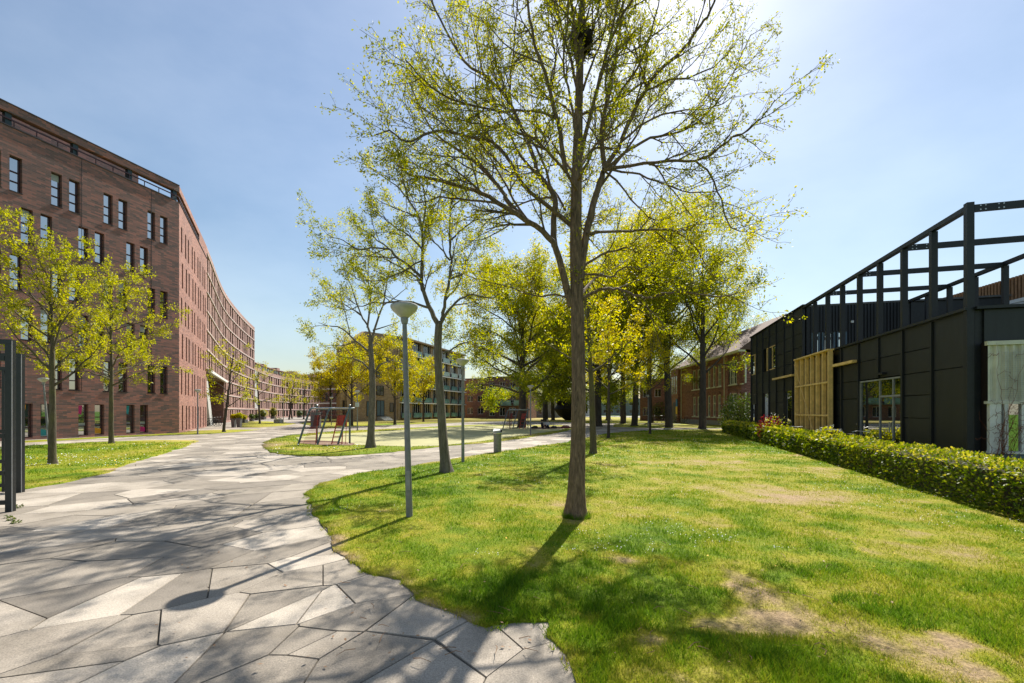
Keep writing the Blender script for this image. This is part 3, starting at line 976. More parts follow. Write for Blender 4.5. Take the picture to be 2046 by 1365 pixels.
for u, z in winB:
    o = inst('window', wmB, lb, rel(pos(CORN, thB, u, 0, z)), thB)
    inst('pane', pB, o, (0, 0, 0))
mb = MB(); mb.box(0.02, LB, -.05, .42, WTOP + .002, WTOP + .07)
mb.build('coping', M['frame_dark'], lb, loc=rel(CORN), rz=thB)
mb = MB(); mb.box(0.02, LB, -.02, .42, 19.02, 19.5); mb.box(9.5, LB, -.018, .40, WTOP + .07, 19.02)
mb.build('roof_beam', M['brick_red'], lb, loc=rel(CORN), rz=thB)
mb = MB(); mb.box(0.02, 9.5, .03, .08, 18.62, 18.70)
for j in range(9): mb.box(.5 + j, .54 + j, .035, .075, WTOP + .07, 18.62)
mb.build('handrail', M['frame_red'], lb, loc=rel(CORN), rz=thB)

# curving wing: bays along a spline
def catmull(P, n):
    out = []
    Q = [P[0] * 2 - P[1]] + P + [P[-1] * 2 - P[-2]]
    for i in range(1, len(Q) - 2):
        for k in range(n):
            t = k / n
            a, b, c, d = Q[i - 1], Q[i], Q[i + 1], Q[i + 2]
            out.append(0.5 * ((2 * b) + (c - a) * t + (2 * a - 5 * b + 4 * c - d) * t * t + (3 * b - a - 3 * c + d) * t ** 3))
    out.append(P[-1])
    return out
def resample(L, step):
    out, acc = [L[0]], 0.0
    for i in range(1, len(L)):
        seg = (L[i] - L[i - 1]).length
        p = L[i - 1]
        while acc + seg >= step:
            t = (step - acc) / seg
            p = p + (L[i] - p) * t
            out.append(p); seg = (L[i] - p).length; acc = 0.0
        acc += seg
    return out
curve = catmull([B1, V2(-44.2, 68.5), V2(-54.6, 93.3), V2(-61.4, 114), V2(-63.6, 128), V2(-62.5, 144), V2(-58, 160)], 40)
knots = resample(curve, 3.4)
iC = min(range(len(knots)), key=lambda i: abs(knots[i].y - 93.3))
PIT = 2.08
wall_c, wall_d = MB(), MB()
bands = {}
mbw = MB(); mbw.box(0, 1.25, .16, .22, 0, 1.72); mbw.mi = 1
for a in (0, 1.19): mbw.box(a, a + .06, .13, .16, 0, 1.72)
mbw.box(.06, 1.19, .13, .16, .82, .90)
wide = mbw.mesh('window', [M['glass_far'], M['frame_red']])
mbw = MB(); mbw.box(0, .62, .16, .22, 0, 1.72); mbw.mi = 1
mbw.box(.0, .62, .13, .16, .82, .90); mbw.box(.28, .34, .135, .16, 0, .82)
narrow = mbw.mesh('window', [M['glass_far'], M['frame_red']])
ENTR = 6      # bays taken by the entrance
for i in range(len(knots) - 1):
    p, q = knots[i], knots[i + 1]
    th, L = seat_on(p, q)
    nrow = 9 if i < iC else 5
    top = 19.5 if i < iC else 11.3
    mb = wall_c if i < iC else wall_d
    mb.frame(p, th)
    lo = 3 if i < ENTR else 0
    rows = []
    for r in range(lo, nrow):
        z = r * PIT + .30
        ops = [(.35, 1.60), (2.3, 2.92)] if (i + r) % 2 == 0 else [(.45, 1.07), (1.75, 3.0)]
        rows.append((z, z + 1.72, ops))
        for a, b in ops:
            inst('window', wide if b - a > 1 else narrow, lb, rel(pos(p, th, a, 0, z)), th)
    strip_wall(mb, L, rows[0][0] - .30 if lo == 0 else 3 * PIT + .02, top, rows, 0.35)
    mb.frame(p, th).box(0, L, .37, 3.0, lo * PIT + .03, top - .2)
    if i < iC: mb.box(0, L, -.01, .3, 19.2, 19.5)
    for r in range(lo, nrow + 1):
        if r == 0: continue
        bands.setdefault((r, i < iC), MB()).frame(p, th).box(-.02, L + .02, -.10, -.003, r * PIT - .02, r * PIT + .09)
    if i >= iC:
        wall_d.frame(p, th)
        wall_d.box(0, L, 2.0, 6.0, 11.2, 13.0); wall_d.box(-.05, L + .05, 1.7, 6.2, 13.0, 13.15)
        mbq = MB(); mbq.box(0, 1.1, 0, .1, 0, .7); mbq.box(1.5, 2.6, 0, .1, 0, .7)
        mbq.build('clerestory_window', M['glass_far'], lb, loc=rel(pos(p, th, .4, 1.88, 12.0)), rz=th)
        if i % 3 == 0:
            mbq = MB(); mbq.box(0, 1.6, 0, 2.5, 0, .7)
            mbq.build('roof_box', M['brick_pink'], lb, loc=rel(pos(p, th, .4, 2.4, 13.15)), rz=th)
wall_c.build('curved_wall', M['brick_pink'], lb)
wall_d.build('curved_wall', M['brick_pink'], lb)
for b_ in bands.values(): b_.build('storey_band', M['band'], lb)
# gable between high and low wing, with its grey recess
p, q = knots[iC], knots[iC + 1]
th, L = seat_on(p, q)
mb = MB(); mb.frame(p, th).box(.0, .12, .4, 9.0, 11.0, 19.5)
mb.build('gable_wall', M['brick_pink'], lb)
mb = MB(); mb.frame(p, th).box(.02, L * .98, -.06, -.012, 2.3, 10.4)
mb.build('grey_recess', M['concrete'], lb)
# entrance: soffit, inner walls, glass screen, slanting concrete fin
pE, qE = knots[0], knots[ENTR]
thE, LE = seat_on(pE, qE)
mb = MB(); mb.frame(pE, thE).box(-.2, LE + .1, -.35, 6.0, 3 * PIT - .22, 3 * PIT + .0)
mb.build('soffit', M['timber_back_shaded'], lb)
mb = MB(); mb.frame(pE, thE).box(-.2, LE, -.40, -.12, 3 * PIT - .30, 3 * PIT - .02)
mb.build('fascia', M['white'], lb)
mb = MB(); mb.frame(pE, thE)
mb.box(LE * .45, LE - .1, 3.2, 3.5, 0, 3 * PIT - .2); mb.box(LE - .4, LE, 0.1, 3.5, 0, 3 * PIT - .22)
mb.build('entrance_wall', M['brick_brown'], lb)
mb = MB(); mb.frame(pE, thE).box(0.0, LE * .45, 4.6, 4.8, 0, 3 * PIT - .2)
scr = mb.build('glass_screen', M['glass_entry'], lb)
for j in range(7):
    mb = MB(); mb.frame(pE, thE).box(.8 + j * 1.3, .88 + j * 1.3, 4.5, 4.6, 0, 3 * PIT - .2)
    mb.build('mullion', M['steel_teal'], lb)
mb = MB(); mb.frame(pE, thE).box(0.0, LE * .45, 4.5, 4.598, 2.6, 2.75)
mb.build('transom', M['steel_teal'], lb)
mb = MB(); mb.frame(pE, thE)
mb.wallpoly([(.2, 5.7), (2.4, 5.7), (8.0, 0), (5.4, 0)], .2, .55)
mb.build('slanting_fin', M['concrete'], lb)

# ------------------------------------------------------------------ tan apartment building in the middle
T0, T1, T2 = V2(-27.6, 71.0), V2(-21.5, 83.0), V2(-12.0, 112.0)
tb = empty('apartment_building', T1)
tag(tb, 'tan brick apartment block with sloping roof edge and glazed balconies', 'building')
relT = lambda p: Vector(p) - Vector(tb.location)
thL, LL = seat_on(T0, T1)
# front wall: openings cut from a stepped profile, roof edge slopes up from the left
mb = MB()
HL = [(0, -.1), (LL, -.1), (LL, 15.9), (LL * .40, 15.5), (0, 11.9)]
mb.wallpoly(HL, 0.12, 1.0)
mb.build('wall', M['brick_tan'], tb, loc=relT(T0), rz=thL)
mb = MB()
mb.prism([(T0.x + .6, T0.y + .9), (T1.x - .3, T1.y + .3), (T2.x - .8, T2.y), (T2.x - 12, T2.y + 4), (T0.x - 4.6, T0.y + 16)], -.1, 11.6)
mb.prism([(T0.x + 3.0, T0.y + 6.2), (T1.x - .4, T1.y + .4), (T2.x - .9, T2.y - .2), (T2.x - 11, T2.y + 3.8), (T0.x - .5, T0.y + 19)], 11.602, 15.3)
mb.build('rear_wall', M['brick_tan'], tb)
def slot(u0, u1, z0, z1, name='window', m='glass_far', fr='frame_dark'):
    mbq = MB(); mbq.box(u0, u1, .05, .115, z0, z1)
    w = mbq.build(name, M[m], tb, loc=relT(T0), rz=thL)
    mbq = MB()
    mbq.box(u0 - .06, u0, -.0, .118, z0 - .06, z1 + .06); mbq.box(u1, u1 + .06, -.0, .118, z0 - .06, z1 + .06)
    mbq.box(u0, u1, 0, .118, z1, z1 + .06); mbq.box(u0, u1, 0, .118, z0 - .06, z0)
    um = (u0 + u1) / 2
    if u1 - u0 > .9: mbq.box(um - .04, um + .04, 0.02, .118, z0, z1)
    mbq.build('frame', M[fr], w, loc=(0, 0, 0))
mb = MB(); mb.box(0, LL, -.02, .119, -.1, .5)
mb.build('plinth', M['brick_tan'], tb, loc=relT(T0), rz=thL)
slot(LL * .42, LL * .56, 11.2, 13.2); slot(LL * .62, LL * .74, 11.4, 13.4)
slot(LL * .42, LL * .54, .9, 3.4, 'door', 'blue_panel'); slot(LL * .60, LL * .73, .9, 3.6, 'door', 'blue_panel')
slot(LL * .42, LL * .54, 4.6, 6.2); slot(LL * .60, LL * .72, 4.6, 6.2); slot(LL * .42, LL * .54, 7.8, 9.4); slot(LL * .60, LL * .72, 7.8, 9.4)
slot(LL * .85, LL * .91, 1.6, 3.2)
for k in range(5): slot(LL * (.04 + .05 * k), LL * (.055 + .05 * k), 1.2, 3.4)
for z in (5.0, 8.2):
    for k in range(4): slot(LL * (.06 + .08 * k), LL * (.08 + .08 * k), z, z + 1.5)
mb = MB(); mb.box(LL * .58, LL * .76, -1.1, .1, 10.6, 10.9); mb.box(LL * .58, LL * .76, -1.1, -1.0, 10.9, 11.5)
mb.build('balcony', M['steel_teal'], tb, loc=relT(T0), rz=thL)
mb = MB()
for k in range(5): mb.box(LL * .6, LL * .78, -1.8 + .3 * k, -.03, .15 * k, .15 * k + .149)
mb.build('steps', M['concrete'], tb, loc=relT(T0), rz=thL)
# right side: five storeys of glass balconies between tan piers
thR, LR = seat_on(T1, T2)
mb = MB(); mb.box(0.02, LR, .6, 11, -.1, 15.6)
mb.build('wall', M['brick_tan'], tb, loc=relT(T1), rz=thR)
ST = 3.12
npier = 7
for j in range(npier + 1):
    u = j * (LR - .8) / npier
    mb = MB(); mb.box(u, u + .9, .0, .595, -.1, 15.5)
    mb.build('pier', M['brick_tan'], tb, loc=relT(T1), rz=thR)
bw = (LR - .8) / npier - .9
mbq = MB(); mbq.box(0, bw, .35, .42, 0, ST - .25); winT = mbq.mesh('window', M['glass_far'])
mbq = MB()
for k in range(5): mbq.box(k * bw / 4 - .035, k * bw / 4 + .035, .30, .349, 0, ST - .25)
mulT = mbq.mesh('mullion', M['white'])
mbq = MB(); mbq.box(.05, bw - .05, -.35, -.32, .05, 1.0); balT = mbq.mesh('balustrade', M['glass_green'])
for s in range(5):
    for j in range(npier):
        u = j * (LR - .8) / npier + .9
        w = inst('window', winT, tb, relT(pos(T1, thR, u, 0, s * ST + .45)), thR)
        inst('mullion', mulT, w, (0, 0, 0))
        inst('balustrade', balT, tb, relT(pos(T1, thR, u, 0, s * ST + .40)), thR)
    if s:
        mb = MB(); mb.box(0.5, LR, -.45, -.012, s * ST + .12, s * ST + .34)
        mb.build('floor_slab', M['white'], tb, loc=relT(T1), rz=thR)
mb = MB(); mb.box(0.3, LR, -.5, 11, 15.65, 15.95)
mb.build('roof', M['brick_tan'], tb, loc=relT(T1), rz=thR)
for k in range(9):
    mb = MB(); mb.tube([pos(T1, thR, 2 + k * 3.0, .3, 15.95), pos(T1, thR, 2 + k * 3.0, .3, 16.9)], .05, 6)
    mb.build('roof_pole', M['galv'], tb)

# ------------------------------------------------------------------ generic block with window rows, for the buildings farther off
def block(name, label, P0, P1, h, depth, storeys, nwin, wm, ww, wh, frame='white', roofm='roof_grey', glassm='glass_far', sill0=.9, extra=None, band=None):
    th, L = seat_on(P0, P1)
    e = empty(name, P0)
    tag(e, label, 'building')
    rl = lambda p: Vector(p) - Vector(e.location)
    st = (h - .6) / storeys
    rows, ws = [], []
    for s in range(storeys):
        z = s * st + sill0
        ops = []
        for j in range(nwin):
            u = (j + .5) * L / nwin - ww / 2
            ops.append((u, u + ww)); ws.append((u, z))
        rows.append((z, z + wh, ops))
    mb = MB(); strip_wall(mb, L, -.1, h, rows, .3)
    mb.box(0, L, .33, depth, -.1, h - .05)
    mb.build('wall', M[wm], e, loc=(0, 0, 0), rz=th)
    mb = MB(); mb.box(-.1, L + .1, -.12, depth + .1, h + .002, h + .2)
    mb.build('roof', M[roofm], e, loc=(0, 0, 0), rz=th)
    mb = MB(); mb.box(0, ww, .2, .26, 0, wh); mb.mi = 1
    mb.box(0, .08, .14, .199, 0, wh); mb.box(ww - .08, ww, .14, .199, 0, wh); mb.box(.08, ww - .08, .14, .199, wh - .08, wh); mb.box(.08, ww - .08, .14, .199, 0, .08)
    mb.box(ww / 2 - .03, ww / 2 + .03, .15, .199, .08, wh - .08)
    wmsh = mb.mesh('window', [M[glassm], M[frame]])
    for u, z in ws: inst('window', wmsh, e, rl(pos(P0, th, u, 0, z)), th)
    if band:
        for s in range(1, storeys):
            mb = MB(); mb.box(0, L, -.08, -.004, s * st + .1, s * st + .4)
            mb.build('band', M[band], e, loc=(0, 0, 0), rz=th)
    return e, th, L
e, th, L = block('brown_building', 'brown building with white floor bands beyond the climbing frame', V2(-45.5, 104), V2(-33.0, 99.0), 10.6, 10, 3, 9, 'brick_brown', .8, 2.1, 'band', sill0=.7, band='white')
block('brown_building', 'low reddish brown building behind the second street lamp', V2(-12.5, 117), V2(1.5, 112), 10.2, 10, 3, 5, 'brick_brown', 1.6, 1.6, 'white', sill0=1.0)
e, th, L = block('balcony_house', 'brown house with pale glass balconies behind the big forked tree', V2(-6.0, 106.0), V2(3.8, 103.0), 9.8, 8, 3, 4, 'brick_brown', 1.4, 2.0, 'white', sill0=.6)
for s in (1, 2):
    for j in range(3):
        mb = MB(); mb.box(.6 + j * 3.2, 3.2 + j * 3.2, -1.2, -1.12, 3.1 * s + .1, 3.1 * s + 1.2); mb.box(.6 + j * 3.2, 3.2 + j * 3.2, -1.12, -.01, 3.1 * s - .1, 3.1 * s + .1)
        mb.build('balcony', M['glass_green'], e, loc=(0, 0, 0), rz=th)
block('grey_building', 'plain grey building beyond the seated people', V2(5.0, 118), V2(13, 116), 5.6, 9, 2, 5, 'grey_wall', 1.0, 1.3, 'white')
block('pale_building', 'small pale building beside the black sculpture', V2(14, 150), V2(26, 148), 8.0, 9, 2, 5, 'pale_wall', 1.2, 1.6, 'white')
block('distant_block', 'distant grey block seen between the tree trunks', V2(36, 190), V2(60, 186), 7.0, 12, 2, 9, 'grey_wall', 1.4, 1.5, 'white')
block('low_brick_building', 'low dark brick wing with white windows beyond the bicycles', V2(24.4, 84), V2(31.0, 77), 7.5, 10, 2, 4, 'brick_brown', 1.3, 1.5, 'white', roofm='roof_tile')
block('distant_block', 'distant tan block low between the curved wing and the apartments', V2(-66, 178), V2(-44, 172), 12.5, 12, 4, 10, 'brick_tan', 1.4, 1.6, 'white')

# ------------------------------------------------------------------ the old red brick school
S1 = V2(25.0, 48.0); S0 = V2(26.3, 71.5)
thS, LS = seat_on(S0, S1)
sb = empty('brick_school', S0)
tag(sb, 'old red brick school with cream sash windows and tiled hip roof', 'building')
relS = lambda p: Vector(p) - Vector(sb.location)
def su(px):      # distance along the front seen at a photo column
    r = (px - CX) / FPX
    dx, dy = math.cos(thS), math.sin(thS)
    return (S0.x - r * S0.y) / (r * dy - dx)
zq = lambda x: 1340 + x * .16854
upper = [(258, 295), (312, 352), (437, 470), (495, 530), (556, 598), (650, 785), (865, 928)]
lower = [(262, 295), (312, 348), (435, 470), (495, 533), (556, 592), (638, 785), (868, 925)]
def spans(l): return [(su(zq(a)), su(zq(b))) for a, b in l]
LOZ, LOH, UPZ, UPH = 1.0, 2.75, 4.75, 2.75
lo, up = spans(lower), spans(upper)
lo = [(max(.3, a), min(LS - .2, b)) for a, b in lo]; up = [(max(.3, a), min(LS - .2, b)) for a, b in up]
mb = MB(); strip_wall(mb, LS, -.1, 8.2, [(LOZ, LOZ + LOH, lo), (UPZ, UPZ + UPH, up)], .35)
mb.box(0, LS, .37, 9, -.1, 8.15)
mb.build('wall', M['brick_school'], sb, loc=(0, 0, 0), rz=thS)
mb = MB(); mb.box(0, LS, -.06, -.003, -.1, .55)
mb.build('plinth', M['stone_kerb'], sb, loc=(0, 0, 0), rz=thS)
mb = MB(); mb.box(0, LS, -.05, -.003, UPZ - .28, UPZ - .12)
mb.build('string_course', M['brick_brown'], sb, loc=(0, 0, 0), rz=thS)
mb = MB(); mb.box(-.3, LS + .3, -.45, .3, 8.2, 8.42)
mb.build('gutter', M['cream'], sb, loc=(0, 0, 0), rz=thS)
mb = MB(); mb.add([(-.4, -.4, 8.42), (LS + .4, -.4, 8.42), (LS + .4, 9.4, 8.42), (-.4, 9.4, 8.42), (3.5, 4.5, 12.2), (LS + .4, 4.5, 12.2)],
                  [(0, 1, 5, 4), (1, 2, 5), (2, 3, 4, 5), (3, 0, 4), (0, 3, 2, 1)])
mb.build('roof', M['roof_tile'], sb, loc=(0, 0, 0), rz=thS)
for (ops, z, h) in ((lo, LOZ, LOH), (up, UPZ, UPH)):
    for a, b in ops:
        w = b - a
        n = 1 if w < 2.2 else 3
        mb = MB(); mb.box(a + .07, b - .07, .2, .24, z + .07, z + h - .07)
        g = mb.build('window', M['glass_far'], sb, loc=(0, 0, 0), rz=thS)
        mb = MB()
        for k in range(n + 1):
            u = a + (w - .12) * k / n
            mb.box(u, u + .12, .1, .245, z, z + h)
        for f in (0, .62, 1): mb.box(a, b, .11, .243, z + (h - .11) * f, z + (h - .11) * f + .11)
        k = 2 * n if n > 1 else 2
        for j in range(1, k): mb.box(a + w * j / k - .02, a + w * j / k + .02, .15, .2, z + .1, z + h - .1)
        mb.box(a + .1, b - .1, .15, .199, z + h * .31 - .02, z + h * .31 + .02)
        mb.build('frame', M['cream'], g, loc=(0, 0, 0))
        mb = MB(); mb.box(a - .1, b + .1, -.12, .1, z - .12, z - .003)
        mb.build('sill', M['cream'], g, loc=(0, 0, 0))
        mb = MB()
        for j in range(9):
            t0, t1 = math.pi * j / 9, math.pi * (j + 1) / 9
            mb.beam(((a + b) / 2 - math.cos(t0) * w * .54, -.02, z + h + .08 + math.sin(t0) * min(.42, w * .3)), ((a + b) / 2 - math.cos(t1) * w * .54, -.02, z + h + .08 + math.sin(t1) * min(.42, w * .3)), .08, .16)
        mb.build('arch', M['brick_brown'], sb, loc=(0, 0, 0), rz=thS)
# entrance bay with tall slits and a doorway, rain pipes, pilaster
mb = MB(); mb.box(0, 3.6, -.5, -.002, -.1, 8.3)
mb.build('entrance_bay', M['brick_school'], sb, loc=(0, 0, 0), rz=thS)
for u in (.5, 1.5, 2.6):
    mb = MB(); mb.box(u, u + .6, -.53, -.503, 4.4, 7.2)
    mb.build('window', M['glass_far'], sb, loc=(0, 0, 0), rz=thS)
mb = MB(); mb.wallpoly([(1.0, 0), (2.6, 0), (2.6, 2.4), (2.3, 3.0), (1.8, 3.2), (1.3, 3.0), (1.0, 2.4)], -.55, -.503)
mb.build('doorway', M['frame_dark'], sb, loc=(0, 0, 0), rz=thS)
for u in (3.8, LS - 4.2):
    mb = MB(); mb.tube([(u, -.08, 0), (u, -.08, 8.2)], .06, 8)
    mb.build('rain_pipe', M['cream'], sb, loc=(0, 0, 0), rz=thS)
mb = MB(); mb.box(LS - 3.9, LS - 3.1, -.16, -.002, -.1, 8.2)
mb.build('pilaster', M['brick_school'], sb, loc=(0, 0, 0), rz=thS)

# ------------------------------------------------------------------ black pavilion on the right
KC = V2(11.4, 11.0)                                   # near corner
KD = Vector((.27, 1.0, 0))                            # away along the front, per metre of depth
KQ = 1.0358                                           # length of KD
K0 = KC + KD * 20.0
thK, LK = seat_on(K0, KC)
kb = empty('black_pavilion', KC)
tag(kb, 'black clad pavilion with open roof frame of dark beams', 'building')
relK = lambda p: Vector(p) - Vector(kb.location)
BAY = 1.32
kt = lambda t: LK - t * KQ                            # local x of depth step t
def kbox(name, t0, t1, y0, y1, z0, z1, m, parent=None):
    mb = MB(); mb.box(min(kt(t0), kt(t1)), max(kt(t0), kt(t1)), y0, y1, z0, z1)
    if parent is None: return mb.build(name, M[m], kb, loc=relK(K0), rz=thK)
    return mb.build(name, M[m], parent, loc=(0, 0, 0))
ZLOW, ZUP = 4.22, 6.85
T2S = 7.9 * BAY
# inner mass (dark), terrace floor, roof of the two storey part
kbox('core', 0.12, 5.5 * BAY - .4, .5, 7.4, 2.85, ZLOW - .45, 'clad_trim')
kbox('core', 0.12, 2 * BAY, .12, 7.4, -.1, 2.85, 'clad_trim')
kbox('core', 4 * BAY + .02, T2S, .30, 7.4, -.1, ZLOW - .45, 'clad_trim')
kbox('back_wall', 2 * BAY, 4 * BAY, 5.0, 5.2, -.1, 2.85, 'clad_trim')
kbox('terrace_floor', 0.1, T2S, .1, 8.0, ZLOW - .43, ZLOW - .30, 'bitumen')
kbox('core', T2S + .1, 20, .30, 8.0, -.1, ZUP - .1, 'clad_trim')
kbox('roof', T2S, 20.05, .06, 8.0, ZUP - .08, ZUP, 'roof_grey')
JL = [0.0, 1.5, 2.17, 2.83, 3.5, ZLOW]
JU = [0.0, 1.45, 2.2, 2.85, 3.55, 4.2, 4.9, 5.6, 6.25, ZUP]
def panel(t0, t1, z0, z1):
    g = 0.012
    kbox('panel', t0 + .05, t1 - .05, .0, .07, z0 + g, z1 - g, 'clad')
rng = random.Random(8)
OPEN = [(2 * BAY, 4 * BAY, 0.0, 2.83), (11 * BAY, 12.4 * BAY, 4.2, 5.6), (12 * BAY, 13 * BAY - .2, 0.0, 2.85), (9 * BAY, 10 * BAY, 0.0, 2.85), (14.4 * BAY, 15.15 * BAY, 4.2, 5.6), (14.4 * BAY, 15.15 * BAY, 0.0, 2.2)]
def clear(t0, t1, z0, z1):
    for a, b, c, d in OPEN:
        if t0 < b - .1 and t1 > a + .1 and z0 < d - .1 and z1 > c + .1: return False
    return True
SKIP = {0: [0, 2.83, ZLOW], 1: JL, 2: JL, 3: JL, 4: [0, 2.17, 2.83, 3.5, ZLOW]}
for k in range(8):
    t0, t1 = k * BAY, min((k + 1) * BAY, T2S)
    J = SKIP.get(k, JL)
    for a, b in zip(J, J[1:]):
        if clear(t0, t1, a, b): panel(t0, t1, a, b)
for k in range(15):
    t0, t1 = max(T2S, k * BAY), (k + 1) * BAY if k < 14 else 15.15 * BAY
    if t1 <= T2S + .3: continue
    for a, b in zip(JU, JU[1:]):
        if clear(t0, t1, a, b): panel(t0, t1, a, b)
for k in range(1, 16):
    t = min(k * BAY, 20.0)
    top = ZLOW if t < T2S else ZUP
    if k == 3:
        kbox('batten', t - .045, t + .045, -.05, .068, 2.84, top - .02, 'clad_trim')
        continue
    kbox('batten', t - .045, t + .045, -.05, .068, -.05, top - (.02), 'clad_trim')
kbox('parapet', -.06, T2S, -.10, .16, ZLOW, ZLOW + .07, 'clad_trim')
kbox('parapet', T2S, 20.05, -.08, .14, ZUP, ZUP + .06, 'clad_trim')
# roof frame: posts, top beam, cross beams, rear row
mbp = MB(); mbp.box(-.06, .06, -.05, .10, 0, ZUP - ZLOW - .07 - .14); postm = mbp.mesh('frame_post', M['clad_trim'])
for k in range(1, 8):
    inst('frame_post', postm, kb, relK(pos(K0, thK, kt(k * BAY), 0, ZLOW + .07)), thK)
mb = MB(); mb.box(kt(0) - .065, kt(0) + .065, -.065, .085, -.05, ZUP + .05)
mb.build('corner_post', M['clad_trim'], kb, loc=relK(K0), rz=thK)
kbox('top_beam', .0, T2S, -.05, .10, ZUP - .12, ZUP + .0, 'clad_trim')
RS = 4.27
for k in (0, 2, 4, 6):
    a, b = pos(K0, thK, kt(k * BAY), .105, ZUP - .10), pos(K0, thK, kt(k * BAY), RS if k else RS + 3, ZUP - .10)
    mb = MB(); mb.beam(a, b, .08, .17)
    o = mb.build('cross_beam', M['clad_trim'], kb)
    mb = MB()
    for s in (.12, .22, .48, .58):
        for dz in (-.05, .05):
            c = pos(K0, thK, kt(k * BAY), .10 + s, ZUP - .10 + dz)
            n = Vector((-math.cos(thK), -math.sin(thK), 0))
            for sg in (1, -1): mb.beam(c + n * sg * .038, c + n * sg * .047, .03, .03)
    mb.build('bolt_plate', M['galv'], o)
    mb = MB()
for k in range(0, 8):
    if k == 0: continue
    inst('frame_post', postm, kb, relK(pos(K0, thK, kt(k * BAY), RS, ZLOW + .07)), thK)
for t_ in (0, -2 * BAY):
    inst('frame_post', postm, kb, relK(pos(K0, thK, kt(t_), RS, ZLOW + .07)), thK)
mb = MB(); mb.box(kt(T2S), kt(-2 * BAY - .1), RS - .05, RS + .1, ZUP - .12, ZUP + .0)
mb.build('top_beam', M['clad_trim'], kb, loc=relK(K0), rz=thK)
# end wall of the upper storey, facing the terrace: black vertical slats, windows
mb = MB(); mb.box(kt(T2S) - .25, kt(T2S) - .06, .12, RS + .25, ZLOW - .3, ZUP + .02)
mb.build('end_wall', M['clad_trim'], kb, loc=relK(K0), rz=thK)
mb = MB()
for j in range(32):
    y = .30 + j * .13
    if 0.35 < y < 1.75: mb.box(kt(T2S) - .06, kt(T2S) - .01, y, y + .06, 5.55, ZUP)
    else: mb.box(kt(T2S) - .06, kt(T2S) - .01, y, y + .06, ZLOW - .3, ZUP)
o = mb.build('slat_cladding', M['clad_trim'], kb, loc=relK(K0), rz=thK)
o['kind'] = 'stuff'
for y, w in ((.38, .22), (.82, .42), (1.45, .28)):
    mb = MB(); mb.box(kt(T2S) - .055, kt(T2S) - .03, y, y + w, ZLOW - .2, 5.45)
    g = mb.build('window', M['glass_door'], kb, loc=relK(K0), rz=thK)
    mb = MB(); mb.box(kt(T2S) - .055, kt(T2S) + .0, y - .06, y - .001, ZLOW - .2, 5.5); mb.box(kt(T2S) - .055, kt(T2S) + .0, y + w + .001, y + w + .06, ZLOW - .2, 5.5)
    mb.build('frame', M['blue_panel'], g, loc=(0, 0, 0))
mb = MB(); mb.box(kt(T2S) - .02, kt(T2S) + .05, 1.95, 2.05, 5.9, 6.0)
mb.build('wall_lamp', M['white'], kb, loc=relK(K0), rz=thK)
# side face, turning right at the corner
thG = thK + R(90)
KG = KC + Vector((math.cos(thG), math.sin(thG), 0)) * 9
KS = pos(KC, thK, 0, 0, 0)
thSd, LSd = seat_on(pos(KC, thK, 0.0, 0.12), pos(KC, thK, 0.0, 9.0))
P = pos(KC, thK, 0.06, 0.13)
mb = MB(); mb.box(0, 8.8, .06, .3, -.1, ZLOW)
mb.build('side_wall', M['clad_trim'], kb, loc=relK(P), rz=thSd)
for j in range(6):
    for a, b in ((0, .9), (.9, 1.5), (1.5, 2.1), (2.1, 2.8), (2.8, 3.35), (3.35, ZLOW)):
        mb = MB(); mb.box(.15 + j * 1.4, .15 + (j + 1) * 1.4 - .04, .0, .058, a + .012, b - .012)
        mb.build('panel', M['clad'], kb, loc=relK(P), rz=thSd)
mb = MB(); mb.box(-.05, 8.8, -.10, .3, ZLOW, ZLOW + .07)
mb.build('parapet', M['clad_trim'], kb, loc=relK(P), rz=thSd)
# glazing
def glazing(t0, t1, z0, z1, ms=(), ts=(), fr='frame_dark', door=None):
    mb = MB(); mb.box(min(kt(t0), kt(t1)) + .05, max(kt(t0), kt(t1)) - .05, .035, .05, z0 + .05, z1 - .05)
    g = mb.build('window', M['glass_door'], kb, loc=relK(K0), rz=thK)
    mb = MB()
    a, b = min(kt(t0), kt(t1)), max(kt(t0), kt(t1))
    mb.box(a, a + .05, .0, .066, z0, z1); mb.box(b - .05, b, .0, .066, z0, z1)
    mb.box(a + .05, b - .05, .002, .064, z1 - .05, z1); mb.box(a + .05, b - .05, .002, .064, z0, z0 + .05)
    for t in ms: mb.box(kt(t) - .025, kt(t) + .025, .008, .034, z0 + .05, z1 - .05)
    for (ta, tc, z) in ts: mb.box(min(kt(ta), kt(tc)), max(kt(ta), kt(tc)), .010, .033, z - .03, z + .03)
    mb.build('frame', M[fr], g, loc=(0, 0, 0))
    return g
g = glazing(2 * BAY + .05, 4 * BAY - .05, .05, 2.80, ms=(3 * BAY, 2.42 * BAY), ts=((2 * BAY + .1, 3 * BAY, 2.2),), fr='lamp_cap')
mb = MB(); mb.beam((kt(2.55 * BAY), .0, 1.0), (kt(2.55 * BAY), .0, 1.35), .03, .03); mb.build('door_handle', M['galv'], g, loc=(0, 0, 0))
glazing(11 * BAY + .06, 12.4 * BAY, 4.2, 5.6, ms=(11.6 * BAY,), fr='timber')
glazing(12 * BAY + .06, 13 * BAY - .2, .05, 2.85)
glazing(9 * BAY + .06, 10 * BAY, .05, 2.85)
glazing(14.4 * BAY, 15.1 * BAY, 4.2, 5.6, fr='timber')
glazing(14.4 * BAY, 15.1 * BAY, .05, 2.2)
mb = MB(); mb.box(kt(3 * BAY) + .1, kt(3 * BAY) + .45, -.12, -.002, 2.92, 2.99)
mb.build('wall_lamp', M['clad_trim'], kb, loc=relK(K0), rz=thK)

